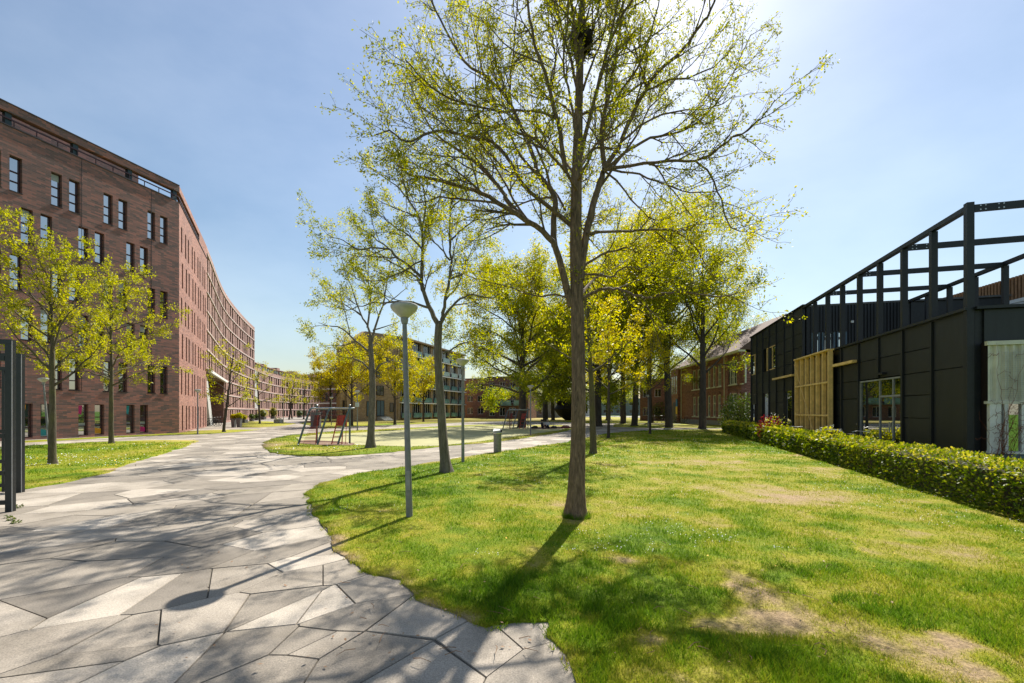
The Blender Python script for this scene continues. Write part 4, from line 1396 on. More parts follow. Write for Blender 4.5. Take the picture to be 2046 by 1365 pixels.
# sliding timber lattice and its rail
tl = empty('timber_lattice', pos(K0, thK, kt(8.85), -.36, 0))
tag(tl, 'pale timber lattice shutter standing against the black facade', 'shutter')
tl.rotation_euler = (0, 0, thK)
W, H = (10.95 - 7.2) * KQ, 4.2
mb = MB(); mb.box(-W / 2 + .02, W / 2 - .02, .20, .225, .1, H - .1)
mb.build('backing', M['timber_back_shaded'], tl, loc=(0, 0, 0))
for k in range(7):
    u = -W / 2 + .05 + (W - .1) * k / 6
    mb = MB(); mb.box(u - .04, u + .04, 0.04 if k in (0, 6) else 0.06, .199, .0, H)
    mb.build('upright', M['timber'], tl, loc=(0, 0, 0))
for z in (.15, 1.53, 2.9, H + .04):
    mb = MB(); mb.box(-W / 2 + .1, W / 2 - .1, .025, .058, z - .035, z + .035)
    if z > H: mb = MB(); mb.box(-W / 2 - .02, W / 2 + .02, -.0, .24, H + .002, H + .06)
    mb.build('rail', M['timber'], tl, loc=(0, 0, 0))
mb = MB(); mb.tube([(-W / 2 + .1, .0, H - .2), (W * .22, .0, .3)], .012, 6)
mb.build('bracing_cable', M['timber'], tl, loc=(0, 0, 0))
tr = empty('sliding_rail', pos(K0, thK, kt(9.8), -.1, 3.55))
tag(tr, 'long pale timber rail fixed across the black facade', 'rail')
tr.rotation_euler = (0, 0, thK)
mb = MB(); mb.box((9.8 - 14.5) * KQ, (9.8 - 11.4) * KQ, -.14, -.0, -.05, .05)
mb.build('rail', M['timber'], tr, loc=(0, 0, 0))
mb = MB(); mb.box((9.8 - 6.85) * KQ, (9.8 - 5.2) * KQ, -.14, -.0, -.05, .05)
mb.build('rail', M['timber'], tr, loc=(0, 0, 0))
for t in (14.0, 12.0, 6.4, 5.5):
    mb = MB(); mb.box((9.8 - t) * KQ - .03, (9.8 - t) * KQ + .03, .001, .10, -.05, .05)
    mb.build('bracket', M['clad_trim'], tr, loc=(0, 0, 0))

# ------------------------------------------------------------------ pale corrugated unit at the right edge
cth = thSd + R(-1)
CP = pos(KC, thSd, .22, -.27, 0)
cu = empty('corrugated_unit', CP)
tag(cu, 'pale green corrugated steel unit above white framed windows', 'container')
cu.rotation_euler = (0, 0, cth)
mb = MB()
n = 26
V, F = [], []
for k in range(n * 4 + 1):
    ph = k % 4
    x = k * .04
    y = (0, 0, .055, .055)[ph]
    V += [(x, y, 1.95), (x, y, 3.30)]
for k in range(n * 4): F.append((2 * k, 2 * k + 2, 2 * k + 3, 2 * k + 1))
mb.add(V, F)
mb.build('corrugated_panel', M['corrugated'], cu, loc=(0, 0, 0))
mb = MB(); mb.box(-.03, 4.2, -.03, .06, 3.302, 3.40); mb.build('top_rail', M['corrugated'], cu, loc=(0, 0, 0))
mb = MB(); mb.box(-.03, 4.2, -.04, .08, 1.88, 1.948); mb.build('bottom_rail', M['corrugated'], cu, loc=(0, 0, 0))
mb = MB(); mb.box(.02, 4.1, .085, .26, -.05, 3.38); mb.build('core', M['frame_dark'], cu, loc=(0, 0, 0))
mb = MB(); mb.box(.0, 4.2, -.02, .068, -.05, .68); mb.build('plinth', M['blue_panel'], cu, loc=(0, 0, 0))
mb = MB(); mb.box(.0, 4.2, -.06, .065, .682, .74); mb.build('window_sill', M['white'], cu, loc=(0, 0, 0))
for k, u in enumerate((.02, .30, .62, 1.05, 1.5, 1.95)):
    w = .22 if k == 0 else .075
    mb = MB(); mb.box(u, u + w, -.03, .066, .742, 1.878); mb.build('window_post', M['white'], cu, loc=(0, 0, 0))
for u0, u1 in ((.375, .62), (.695, 1.05), (1.125, 1.5)):
    mb = MB(); mb.box(u0, u1, .02, .03, .742, 1.878); mb.build('pane', M['glass_door'], cu, loc=(0, 0, 0))
mb = MB()
for k in range(16): mb.tube([(.26 + k * .05, -.04, 2.0), (.26 + k * .05, -.04, 3.15)], .003, 4, False)
for k in range(22): mb.tube([(.26, -.043, 2.02 + k * .052), (1.05, -.043, 2.02 + k * .052)], .003, 4, False)
o = mb.build('trellis_mesh', M['galv'], cu, loc=(0, 0, 0)); o['kind'] = 'stuff'
# bare vine climbing on it
rng = random.Random(17)
mb = MB()
for s in range(14):
    p = Vector((.12 + rng.uniform(-.12, .2), -.12 + rng.uniform(-.04, .02), 0.0))
    pts_, rad = [], []
    L = rng.uniform(1.2, 3.3); dx = rng.uniform(-.02, .05)
    for k in range(26):
        z = L * k / 25
        p = p + Vector((dx * (0.3 + z / 3) + rng.uniform(-.035, .035), rng.uniform(-.012, .012), L / 25))
        p.y = min(-.055, max(-.2, p.y))
        pts_.append(p.copy()); rad.append(.009 * (1 - k / 32))
    mb.tube(pts_, rad, 4, False)
    for j in range(5):
        q = pts_[rng.randrange(6, 25)].copy(); tp = [q.copy()]
        d = rng.choice((-1, 1))
        for k in range(9):
            q = q + Vector((d * rng.uniform(.0, .05), rng.uniform(-.015, .01), rng.uniform(-.05, .05))); q.y = min(-.052, q.y); tp.append(q.copy())
        mb.tube(tp, [.004] * len(tp), 3, False)
vn = mb.build('vine', M['rust'], None, loc=CP, rz=cth)
tag(vn, 'bare brown vine climbing the pale corrugated unit', 'vine')

# ------------------------------------------------------------------ slatted building behind the terrace
X0, X1 = V2(25.0, 36.0), V2(22.2, 10.0)
thX, LX = seat_on(X0, X1)
xb = empty('slatted_building', X1)
tag(xb, 'brown slat topped building with white windows behind the roof terrace', 'building')
relX = lambda p: Vector(p) - Vector(xb.location)
mb = MB(); mb.box(0, LX, .08, 8, -.1, 7.95)
mb.build('wall', M['blue_panel'], xb, loc=relX(X0), rz=thX)
mb = MB(); mb.box(0, LX, .04, .079, 6.9, 7.9)
mb.build('slat_backing', M['frame_dark'], xb, loc=relX(X0), rz=thX)
mb = MB()
k = 0
while k * .16 < LX: mb.box(k * .16, k * .16 + .09, -.02, .038, 6.9, 7.95); k += 1
o = mb.build('slat_band', M['slat_brown'], xb, loc=relX(X0), rz=thX); o['kind'] = 'stuff'
mb = MB(); mb.box(0, LX, -.05, .076, 6.72, 6.88)
mb.build('white_band', M['white'], xb, loc=relX(X0), rz=thX)
u = 1.0
while u < LX - 2:
    mb = MB(); mb.box(u, u + 1.5, .03, .05, 4.6, 6.6)
    g = mb.build('window', M['glass_door'], xb, loc=relX(X0), rz=thX)
    mb = MB()
    for a in (u - .12, u + .7, u + 1.5): mb.box(a, a + .12, -.02, .076, 4.5, 6.718)
    mb.box(u, u + 1.5, -.015, .074, 6.602, 6.717); mb.box(u, u + 1.5, -.015, .074, 4.5, 4.598)
    mb.build('frame', M['white'], g, loc=(0, 0, 0))
    u += 3.4
# ================================================================== trees
class Tree:
    def __init__(s, seed):
        s.r = random.Random(seed)
        s.np = np.random.RandomState(seed)
        s.thick, s.thin, s.sites = MB(), MB(), []
    def rv(s, k=1.0):
        g = s.r.gauss
        return Vector((g(0, k), g(0, k), g(0, k)))
    def put(s, pts, rad, thin=None):
        r0 = rad[0]
        n = 14 if r0 > .14 else 9 if r0 > .05 else 5 if r0 > .018 else 3
        (s.thin if (thin if thin is not None else r0 < .03) else s.thick).tube(pts, rad, n, cap=(r0 > .05))
    def smooth(s, pts, rad, k=3, wob=0.0):
        """catmull-rom through given points"""
        P = [Vector(p) for p in pts]
        Q = [P[0] * 2 - P[1]] + P + [P[-1] * 2 - P[-2]]
        op, orr = [], []
        for i in range(1, len(Q) - 2):
            for j in range(k):
                t = j / k
                a, b, c, d = Q[i - 1], Q[i], Q[i + 1], Q[i + 2]
                p = 0.5 * ((2 * b) + (c - a) * t + (2 * a - 5 * b + 4 * c - d) * t * t + (3 * b - a - 3 * c + d) * t ** 3)
                if wob and (i > 1 or j): p = p + s.rv(wob)
                op.append(p); orr.append(rad[i - 1] + (rad[i] - rad[i - 1]) * t)
        op.append(P[-1]); orr.append(rad[-1])
        return op, orr
    def walk(s, p, d, L, r0, r1, seg, wander, up, droop=0.0):
        n = max(2, int(L / seg))
        pts, rad, d = [p.copy()], [r0], d.normalized()
        for i in range(n):
            t = (i + 1) / n
            d = (d + s.rv(wander) + Vector((0, 0, up - droop * t))).normalized()
            p = p + d * (L / n)
            pts.append(p.copy()); rad.append(r0 + (r1 - r0) * t)
        return pts, rad
    def side(s, d, ang):
        a = d.cross(s.rv()).normalized()
        return (d * math.cos(ang) + a * math.sin(ang)).normalized()
    def fork(s, pts, rad, level, cfg, t0=0.2):
        """spawn children along a branch; cfg[level] = (spacing, length, spread angle, wander, up, seg)"""
        if level >= len(cfg):
            return
        sp, ln, ang, wan, up, seg = cfg[level]
        tot = sum((pts[i + 1] - pts[i]).length for i in range(len(pts) - 1))
        x = tot * t0 + s.r.uniform(0, sp)
        last = level == len(cfg) - 1
        acc, i = 0.0, 0
        while x < tot:
            while i < len(pts) - 2 and acc + (pts[i + 1] - pts[i]).length < x:
                acc += (pts[i + 1] - pts[i]).length; i += 1
            sl = (pts[i + 1] - pts[i]).length
            f = min(1, (x - acc) / max(sl, 1e-6))
            p = pts[i].lerp(pts[i + 1], f)
            d = (pts[i + 1] - pts[i]).normalized()
            t = x / tot
            L = ln * s.r.uniform(.55, 1.25) * (1.15 - .5 * t)
            r = min(rad[i] * .62, .012 + L * .013)
            q, rr = s.walk(p, s.side(d, ang * s.r.uniform(.6, 1.3)), L, r, max(.0025, r * .35), seg, wan, up)
            s.put(q, rr)
            s.fork(q, rr, level + 1, cfg, .12)
            if last: s.sites.append(q)
            x += sp * s.r.uniform(.5, 1.5)
        if last or level >= len(cfg) - 1:
            s.sites.append(pts[len(pts) // 2:])
    def leaves(s, per_m, size, spread, tone0=.0, tone1=1.0, keep=None, droop=.2, bias=None, cl=5):
        """leaf quads scattered along the twig sites"""
        C, D = [], []
        for q in s.sites:
            for a, b in zip(q, q[1:]):
                L = (b - a).length
                k = per_m * L / cl
                k = int(k) + (1 if s.r.random() < k - int(k) else 0)
                for _ in range(k):                      # leaves sit in tufts at the buds
                    c = a.lerp(b, s.r.random()) + s.rv(spread * .7)
                    for _ in range(s.r.randint(max(1, cl - 3), cl + 3)):
                        C.append(c); D.append(b - a)
            for _ in range(min(cl, 4)):
                C.append(q[-1]); D.append(q[-1] - q[-2])
        n = len(C)
        C = np.array([tuple(c) for c in C]); D = np.array([tuple(c) for c in D])
        R_ = s.np
        C = C + R_.normal(0, spread * .75, (n, 3))
        D = D / (np.linalg.norm(D, axis=1, keepdims=True) + 1e-9)
        if keep is not None:
            m = keep(C); C, D = C[m], D[m]; n = len(C)
        ax = D * .7 + R_.normal(0, .75, (n, 3)); ax[:, 2] -= droop
        ax /= np.linalg.norm(ax, axis=1, keepdims=True)
        up = R_.normal(0, .8, (n, 3)); up[:, 2] += .6
        sd = np.cross(ax, up); sd /= (np.linalg.norm(sd, axis=1, keepdims=True) + 1e-9)
        nn = np.cross(sd, ax)
        ln = size * R_.uniform(.6, 1.35, (n, 1)); wd = ln * R_.uniform(.42, .62, (n, 1))
        V = np.stack([C, C + ax * ln * .5 + sd * wd * .5 + nn * ln * .08, C + ax * ln, C + ax * ln * .5 - sd * wd * .5 + nn * ln * .08], 1)
        tn = tone0 + (tone1 - tone0) * np.clip(R_.normal(.5, .2, n) + .5 * (fnoise(C[:, 0] * .9 + C[:, 2] * .4, C[:, 1] * .9 + C[:, 2] * .6, 2, 3) - .5), 0, 1)
        if bias is not None: tn = np.clip(tn + bias(C), 0, 1)
        return V, tn
    def build(s, name, loc, label, bark, leafm, V, tn, group=None, limb=None, cat='tree'):
        e = empty(name, loc)
        tag(e, label, cat, group)
        s.thick.build('trunk', M[bark], e, smooth=True)
        if s.thin.v: s.thin.build('branches', M[limb or bark], e, smooth=True)['kind'] = 'stuff'
        o = bpy.data.objects.new('crown', quads_mesh('crown', V - np.array(tuple(loc)), M[leafm], tn))
        link(o, e)
        return e

def trunk_flare(T, base, pts, rad, jag=.06):
    """round trunk with root flare and slow irregular section"""
    p, r = T.smooth([base + Vector((0, 0, -.06))] + pts, [rad[0] * 1.45] + rad, 4)
    n = 22
    V, F = [], []
    for i in range(len(p)):
        d = (p[min(i + 1, len(p) - 1)] - p[max(i - 1, 0)]).normalized()
        x = d.cross(Vector((0.1, 1, 0))).normalized(); y = d.cross(x)
        for j in range(n):
            a = 2 * math.pi * j / n
            h = max(0.0, .45 - (p[i].z)) / .45
            lob = 1 + jag * (float(vnoise(j * .9 + 5, p[i].z * 1.3, 3)) - .5) * 2 + .22 * h * h * math.cos(3 * a + 1) + .05 * math.cos(5 * a + p[i].z * .8)
            V.append(p[i] + (x * math.cos(a) + y * math.sin(a)) * r[i] * lob)
    for i in range(len(p) - 1):
        for j in range(n):
            F.append((i * n + j, i * n + (j + 1) % n, (i + 1) * n + (j + 1) % n, (i + 1) * n + j))
    T.thick.add(V, F)
    return p, r

# ------------------------------------------------------------------ the big elm in front
T = Tree(21)
YB = 7.02
base = gp(1152, 1035)
def px3(l, dz0=0.0, dz1=0.0):
    n = len(l)
    return [at(a, b, YB + dz0 + (dz1 - dz0) * (i / max(1, n - 1)) ** 1.2) for i, (a, b) in enumerate(l)]
tk = px3([(1152, 985), (1155, 900), (1156, 800), (1155, 700), (1153, 600), (1150, 510), (1151, 400), (1154, 300), (1157, 200), (1160, 100), (1164, 0), (1168, -140), (1172, -300), (1176, -430)])
tr_ = [.138, .117, .110, .106, .105, .092, .084, .074, .062, .052, .045, .034, .022, .01]
tp, trr = trunk_flare(T, base, tk, tr_)
CFG = [(.17, .95, .75, .16, .05, .14), (.115, .34, .8, .2, .06, .09)]
CFGU = [(.40, 1.05, .6, .12, .06, .2)] + CFG
limbs = [   # pixel polyline, first and last depth offset, first and last radius
    ([(1142, 612), (1128, 560), (1112, 500), (1085, 463), (1034, 430), (975, 393), (930, 374), (860, 357), (790, 352), (725, 330)], 0, -.9, .075, .012),
    ([(1050, 440), (1012, 400), (1006, 384), (962, 337), (922, 304), (870, 268), (815, 215), (770, 150)], -.2, .5, .05, .010),
    ([(1108, 492), (1107, 440), (1109, 392), (1076, 351), (1065, 311), (1039, 249), (1014, 198), (975, 155), (930, 124), (890, 60), (856, 0), (820, -60)], 0, .7, .062, .012),
    ([(1014, 198), (1022, 150), (1030, 60), (1040, -60)], .4, .9, .028, .010),
    ([(1140, 450), (1100, 415), (1058, 384), (1021, 330), (985, 285), (940, 275), (890, 262), (830, 268), (760, 285), (700, 262), (640, 270)], 0, -1.3, .045, .008),
    ([(1130, 345), (1121, 290), (1113, 238), (1098, 180), (1083, 132), (1068, 90), (1058, 40), (1045, -60), (1030, -180)], 0, -.7, .05, .014),
    ([(1113, 238), (1080, 225), (1030, 222), (960, 215), (900, 200), (830, 160), (760, 120)], -.1, -1.5, .028, .008),
    ([(1160, 560), (1168, 490), (1185, 410), (1198, 366), (1206, 335), (1203, 256), (1215, 190), (1230, 120), (1240, 40), (1255, -60), (1265, -180)], 0, .5, .078, .016),
    ([(1206, 338), (1235, 295), (1262, 235), (1290, 180), (1320, 139), (1364, 99), (1400, 50), (1419, 22), (1450, -40), (1480, -100)], .1, -.6, .052, .012),
    ([(1208, 340), (1262, 330), (1334, 322), (1390, 322), (1430, 300), (1490, 275), (1545, 262), (1600, 235), (1650, 200)], .1, -1.0, .036, .007),
    ([(1205, 345), (1250, 305), (1300, 275), (1345, 268), (1400, 240), (1450, 190), (1500, 140), (1560, 70)], .1, .7, .034, .008),
    ([(1390, 322), (1420, 350), (1450, 400), (1470, 440), (1500, 460), (1560, 465), (1595, 458)], -.4, -.7, .02, .006),
    ([(1160, 312), (1180, 230), (1200, 150), (1221, 84), (1245, 30), (1268, -10), (1290, -90)], 0, -.6, .045, .014),
    ([(1172, 468), (1200, 464), (1260, 462), (1310, 459), (1350, 463), (1385, 490), (1410, 525), (1430, 560)], 0, .8, .034, .008),
    ([(1350, 463), (1400, 445), (1450, 425), (1490, 430)], .5, .9, .018, .006),
    ([(1165, 598), (1190, 582), (1215, 577), (1245, 580), (1280, 592), (1300, 598), (1320, 588), (1360, 584), (1410, 590), (1470, 592), (1510, 585)], 0, -.9, .036, .007),
    ([(1160, 548), (1190, 550), (1225, 552), (1236, 540), (1255, 533), (1290, 537), (1330, 520)], 0, .6, .026, .007),
    ([(1145, 600), (1110, 590), (1070, 592), (1020, 575), (960, 560), (920, 545)], 0, .9, .022, .006),
    ([(1130, 420), (1080, 350), (1040, 330), (1000, 335), (950, 330)], .1, 1.2, .024, .007),
    ([(1160, 200), (1140, 120), (1120, 40), (1100, -60), (1085, -160)], 0, .9, .035, .012),
    ([(1162, 130), (1185, 60), (1200, 0), (1220, -120)], 0, 1.2, .03, .012),
    ([(1158, 250), (1130, 215), (1090, 190), (1060, 150), (1030, 110)], .1, 1.5, .03, .01),
    ([(1160, 230), (1195, 215), (1240, 190), (1290, 165), (1340, 170)], .1, 1.6, .028, .01),
    ([(1155, 360), (1175, 325), (1190, 290), (1230, 270)], -.1, -1.8, .03, .012),
    ([(1152, 380), (1120, 330), (1080, 290), (1040, 260)], -.1, -1.9, .03, .012),
]
limbs += [   # finer limbs filling the upper crown
    ([(1108, 400), (1090, 340), (1060, 280), (1020, 260), (960, 250), (900, 235)], .1, -.6, .03, .007),
    ([(1076, 351), (1040, 310), (1000, 230), (970, 160), (950, 80), (930, -20)], .2, 1.0, .03, .008),
    ([(1085, 463), (1040, 420), (1000, 350), (960, 290), (900, 220), (850, 190)], .0, 1.1, .03, .007),
    ([(1000, 408), (940, 400), (880, 395), (820, 405), (770, 400)], -.3, -.9, .022, .006),
    ([(1120, 260), (1100, 200), (1110, 120), (1095, 40), (1100, -60)], .1, 1.2, .028, .009),
    ([(1150, 280), (1140, 200), (1125, 120), (1135, 30), (1130, -80)], -.1, -1.0, .028, .009),
    ([(1190, 385), (1230, 330), (1270, 270), (1300, 215), (1350, 160), (1380, 100)], .1, 1.0, .03, .008),
    ([(1203, 256), (1230, 200), (1270, 140), (1300, 70), (1320, -20)], .1, -.9, .03, .008),
    ([(1205, 340), (1260, 345), (1310, 360), (1360, 380), (1420, 385), (1480, 370)], .1, -.7, .024, .006),
    ([(1208, 342), (1240, 370), (1270, 410), (1310, 440), (1350, 430), (1400, 410)], .1, .9, .022, .006),
    ([(1165, 180), (1190, 110), (1210, 50), (1215, -50)], 0, .6, .026, .009),
    ([(1290, 180), (1340, 160), (1390, 150), (1450, 120), (1500, 90)], -.1, -.7, .022, .006),
    ([(1240, 285), (1300, 240), (1370, 220), (1430, 215), (1500, 190)], .1, .5, .024, .006),
    ([(1109, 395), (1060, 400), (1010, 420), (950, 430), (900, 450)], .1, .8, .022, .006),
]
limbs += [   # limbs reaching away behind the trunk
    ([(1158, 590), (1175, 570), (1205, 545), (1240, 530), (1270, 500)], 0, 3.4, .034, .008),
    ([(1155, 500), (1165, 470), (1185, 440), (1200, 425), (1225, 410)], 0, 4.0, .036, .008),
    ([(1150, 480), (1140, 450), (1120, 430), (1105, 400), (1075, 385)], 0, 3.8, .034, .008),
    ([(1160, 540), (1200, 510), (1250, 495), (1300, 500), (1345, 510)], 0, 2.7, .03, .008),
    ([(1155, 430), (1150, 390), (1160, 350), (1150, 320)], 0, 4.2, .034, .01),
    ([(1150, 350), (1120, 310), (1090, 270), (1050, 240)], 0, 3.4, .03, .01),
    ([(1156, 340), (1190, 290), (1240, 250), (1290, 225)], 0, 3.4, .03, .01),
]
for l, d0, d1, r0, r1 in limbs:
    l = [(1152 + math.copysign(min(abs(a - 1152), 280) + max(0, abs(a - 1152) - 280) * .74, a - 1152), b) for a, b in l]
    l = [(a if a > 860 else 860 + (a - 860) * .7, b) for a, b in l]
    l = [(a if a < 1432 else 1432 + (a - 1432) * .72, b) for a, b in l]
    r0 *= .86
    if abs(d1) < 2.5: d0, d1 = d0 * 1.5, (d1 * 1.7 if d1 > 0 else d1)
    P = px3(l, d0, d1)
    rr = [r0 + (r1 - r0) * (i / (len(P) - 1)) ** .8 for i in range(len(P))]
    p, r = T.smooth(P, rr, 3, .008)
    T.put(p, r, thin=False)
    T.fork(p, r, 0, CFGU if r0 > .033 else CFG, .22 if r0 < .05 else .3)
T.fork(tp[-20:], trr[-20:], 0, CFGU, .0)
# sparse epicormic shoots up the stem
ep = [p for p in tp if 3.6 < p.z < 6.5]
for p in ep:
    for _ in range(2):
        q, rr = T.walk(p, Vector((T.r.gauss(0, 1), T.r.gauss(0, 1), .4)), T.r.uniform(.15, .4), .006, .003, .08, .2, .1)
        T.put(q, rr); T.sites.append(q)
V, tn = T.leaves(48, .039, .036, keep=lambda C: (C[:, 2] > 2.9))
T.build('elm_tree', base, 'tall elm with fissured trunk standing on the front lawn', 'bark_main', 'leaf_elm', V, tn, limb='bark_limb')
print('main tree leaves', len(V))

# bird nest in its crown
mb = MB()
rng = random.Random(3)
c = at(1162, 82, YB + .1)
for k in range(260):
    a = rng.uniform(0, 6.28); rr = rng.uniform(.05, .20); z = rng.uniform(-.20, .16)
    rr *= math.sqrt(max(.1, 1 - (z / .24) ** 2))
    q = c + Vector((math.cos(a) * rr, math.sin(a) * rr, z))
    d = Vector((-math.sin(a), math.cos(a), rng.uniform(-.4, .4))).normalized() + Vector((rng.gauss(0, .4), rng.gauss(0, .4), rng.gauss(0, .3)))
    mb.tube([q - d * .12, q + Vector((rng.gauss(0, .01), 0, .01)), q + d * .12], [.004, .005, .003], 3, False)
mb.lathe([(.05, -.17), (.15, -.10), (.18, 0), (.16, .09), (.08, .11)], c, 12)
for i in range(len(mb.v)): pass
tag(mb.build('bird_nest', M['nest']), 'dark twig bird nest high in the elm crown', 'nest')

# ------------------------------------------------------------------ second elm, forked, by the second lamp
T = Tree(33)
YB = gp(893, 945).y
base = gp(893, 945)
tp, trr = trunk_flare(T, base, px3([(889, 915), (884, 860), (880, 800), (876, 740), (875, 690), (877, 648)]), [.135, .118, .112, .105, .108, .10])
limbs = [
    ([(877, 650), (863, 623), (848, 586), (842, 552), (845, 503), (843, 457), (835, 429), (817, 398), (805, 360), (800, 320)], 0, .3, .075, .012),
    ([(843, 555), (817, 531), (789, 512), (777, 497), (740, 495), (703, 498), (665, 480), (625, 474)], 0, -.6, .045, .008),
    ([(858, 615), (826, 605), (777, 605), (740, 606), (709, 611), (670, 590)], 0, .9, .04, .008),
    ([(878, 648), (885, 632), (888, 602), (899, 555), (900, 503), (897, 442), (902, 405), (908, 360)], 0, -.3, .06, .012),
    ([(899, 558), (928, 546), (950, 541), (975, 545), (1005, 535)], 0, .5, .032, .008),
    ([(880, 650), (900, 614), (928, 592), (950, 590), (985, 594), (1010, 580)], 0, -.7, .045, .008),
    ([(885, 706), (896, 702), (906, 696), (925, 685), (955, 686), (985, 690)], 0, .4, .038, .008),
    ([(843, 470), (870, 430), (880, 390), (890, 350)], .1, .8, .03, .008),
    ([(845, 500), (815, 470), (785, 450), (755, 430), (730, 420)], .1, -.5, .03, .007),
    ([(838, 435), (800, 420), (765, 405), (735, 388)], .2, .6, .024, .007),
    ([(900, 480), (925, 455), (950, 440), (975, 430)], -.1, -.6, .028, .007),
    ([(899, 520), (880, 495), (860, 478), (855, 450)], -.1, -1.4, .028, .008),
    ([(850, 590), (835, 560), (825, 520), (800, 470)], 0, 1.6, .032, .008),
    ([(890, 600), (915, 570), (935, 520), (950, 480)], 0, 1.4, .032, .008),
    ([(843, 457), (850, 410), (845, 370), (855, 330)], .1, -.8, .03, .008),
    ([(817, 398), (790, 370), (760, 350), (735, 335)], .2, .3, .024, .007),
    ([(900, 420), (925, 390), (940, 355), (960, 330)], -.1, .6, .026, .007),
    ([(777, 497), (745, 470), (710, 455), (680, 440)], -.2, .5, .022, .006),
    ([(709, 611), (680, 620), (650, 615), (625, 600)], .8, .2, .018, .006),
    ([(845, 520), (800, 545), (760, 560), (715, 560), (680, 545)], .0, -1.2, .026, .006),
]
CFG2 = [(.22, .9, .75, .17, .05, .16), (.15, .34, .8, .2, .06, .1)]
for l, d0, d1, r0, r1 in limbs:
    l = [(a_ if a_ > 740 else 740 + (a_ - 740) * .72, b_) for a_, b_ in l]
    P = px3(l, d0, d1)
    rr = [r0 + (r1 - r0) * (i / (len(P) - 1)) ** .8 for i in range(len(P))]
    p, r = T.smooth(P, rr, 3, .012)
    T.put(p, r, thin=False)
    T.fork(p, r, 0, CFG2 if r0 < .04 else [(.55, 1.3, .6, .13, .06, .2)] + CFG2, .2)
V, tn = T.leaves(78, .055, .05, keep=lambda C: C[:, 2] > 2.3)
T.build('elm_tree', base, 'slim forked elm with pale upper trunk leaning beside the path', 'bark_grey', 'leaf_elm', V, tn, limb='bark_limb')
print('second tree leaves', len(V))

# ------------------------------------------------------------------ third elm, by the climbing frame
T = Tree(35)
base = gp(740, 895); YB = base.y
tp, trr = trunk_flare(T, base, px3([(741, 870), (743, 820), (744, 770), (743, 735), (741, 700), (740, 670)]), [.17, .15, .14, .13, .11, .09])
limbs = [
    ([(741, 705), (712, 682), (682, 657), (641, 651), (615, 645)], 0, -.8, .06, .01),
    ([(740, 672), (734, 650), (721, 628), (708, 590), (690, 545), (675, 505)], 0, .6, .06, .01),
    ([(741, 690), (752, 645), (765, 611), (772, 570), (780, 520), (785, 480)], 0, -.4, .06, .01),
    ([(744, 745), (725, 725), (705, 716), (680, 715), (655, 700)], 0, .8, .05, .01),
    ([(744, 750), (756, 733), (770, 724), (790, 721), (812, 727), (830, 725)], 0, -.8, .05, .01),
    ([(734, 655), (740, 600), (735, 550), (738, 500), (735, 470)], 0, .2, .05, .01),
    ([(712, 682), (690, 690), (660, 690), (625, 692)], 0, 1.2, .035, .01),
    ([(765, 611), (795, 590), (815, 570)], -.2, -1.2, .03, .01),
    ([(721, 628), (690, 610), (660, 595), (632, 575)], .1, 1.4, .035, .01),
    ([(745, 660), (780, 650), (805, 640)], 0, 1.6, .035, .01),
]
CFG3 = [(.4, 1.2, .75, .17, .05, .22), (.26, .5, .8, .2, .06, .14)]
for l, d0, d1, r0, r1 in limbs:
    l = [(a_ if a_ > 690 else 690 + (a_ - 690) * .72, b_) for a_, b_ in l]
    P = px3(l, d0, d1)
    rr = [r0 + (r1 - r0) * (i / (len(P) - 1)) ** .8 for i in range(len(P))]
    p, r = T.smooth(P, rr, 3, .015)
    T.put(p, r, thin=False)
    T.fork(p, r, 0, [(.8, 1.6, .6, .13, .06, .3)] + CFG3, .2)
V, tn = T.leaves(80, .078, .085, keep=lambda C: C[:, 2] > 2.8)
T.build('elm_tree', base, 'open crowned elm with forked limbs beside the climbing frame', 'bark_grey', 'leaf_elm', V, tn, limb='bark_limb')
print('third tree leaves', len(V))

# ------------------------------------------------------------------ general broadleaf tree
def broad(seed, H, clear, rad, r0, nlimb, cfg, lean=(0, 0), spread=.55, fork_at=None, wob=.03, tip=.25):
    """trunk to 'clear' height, then limbs reaching an ellipsoid crown of radius rad up to H; built at the origin"""
    T = Tree(seed)
    top = H * .86
    n = 7
    P, Rr = [], []
    for i in range(n):
        t = i / (n - 1)
        z = .25 + (top - .25) * t
        P.append(Vector((lean[0] * t * H + T.r.gauss(0, wob) * z * .15, lean[1] * t * H + T.r.gauss(0, wob) * z * .15, z)))
        Rr.append(r0 * (1 - t) ** .75 * .92 + .012)
    p, r = trunk_flare(T, Vector((0, 0, 0)), P, Rr)
    for k in range(nlimb):
        f = (k + .5) / nlimb
        z = clear + (top - clear) * f ** 1.15
        i = min(range(len(p)), key=lambda j: abs(p[j].z - z))
        az = k * 2.399 + T.r.uniform(-.4, .4)
        reach = rad * math.sqrt(max(.08, 1 - (1.5 * max(0, f - .35)) ** 2)) * T.r.uniform(.75, 1.1)
        rise = (spread + .9 * f) * T.r.uniform(.7, 1.2)
        d = Vector((math.cos(az), math.sin(az), rise)).normalized()
        L = min(reach * math.sqrt(1 + rise * rise * .8), (H - z) * 1.3 + .4)
        q, rr = T.walk(p[i], d, L, min(r[i] * .55, .02 + L * .014), .01, max(.2, L / 9), .10, .02)
        q, rr = T.smooth(q, rr, 2)
        T.put(q, rr, thin=False)
        T.fork(q, rr, 0, cfg, .22)
    T.fork(p[int(len(p) * .6):], r[int(len(p) * .6):], 0, cfg, .0)
    return T

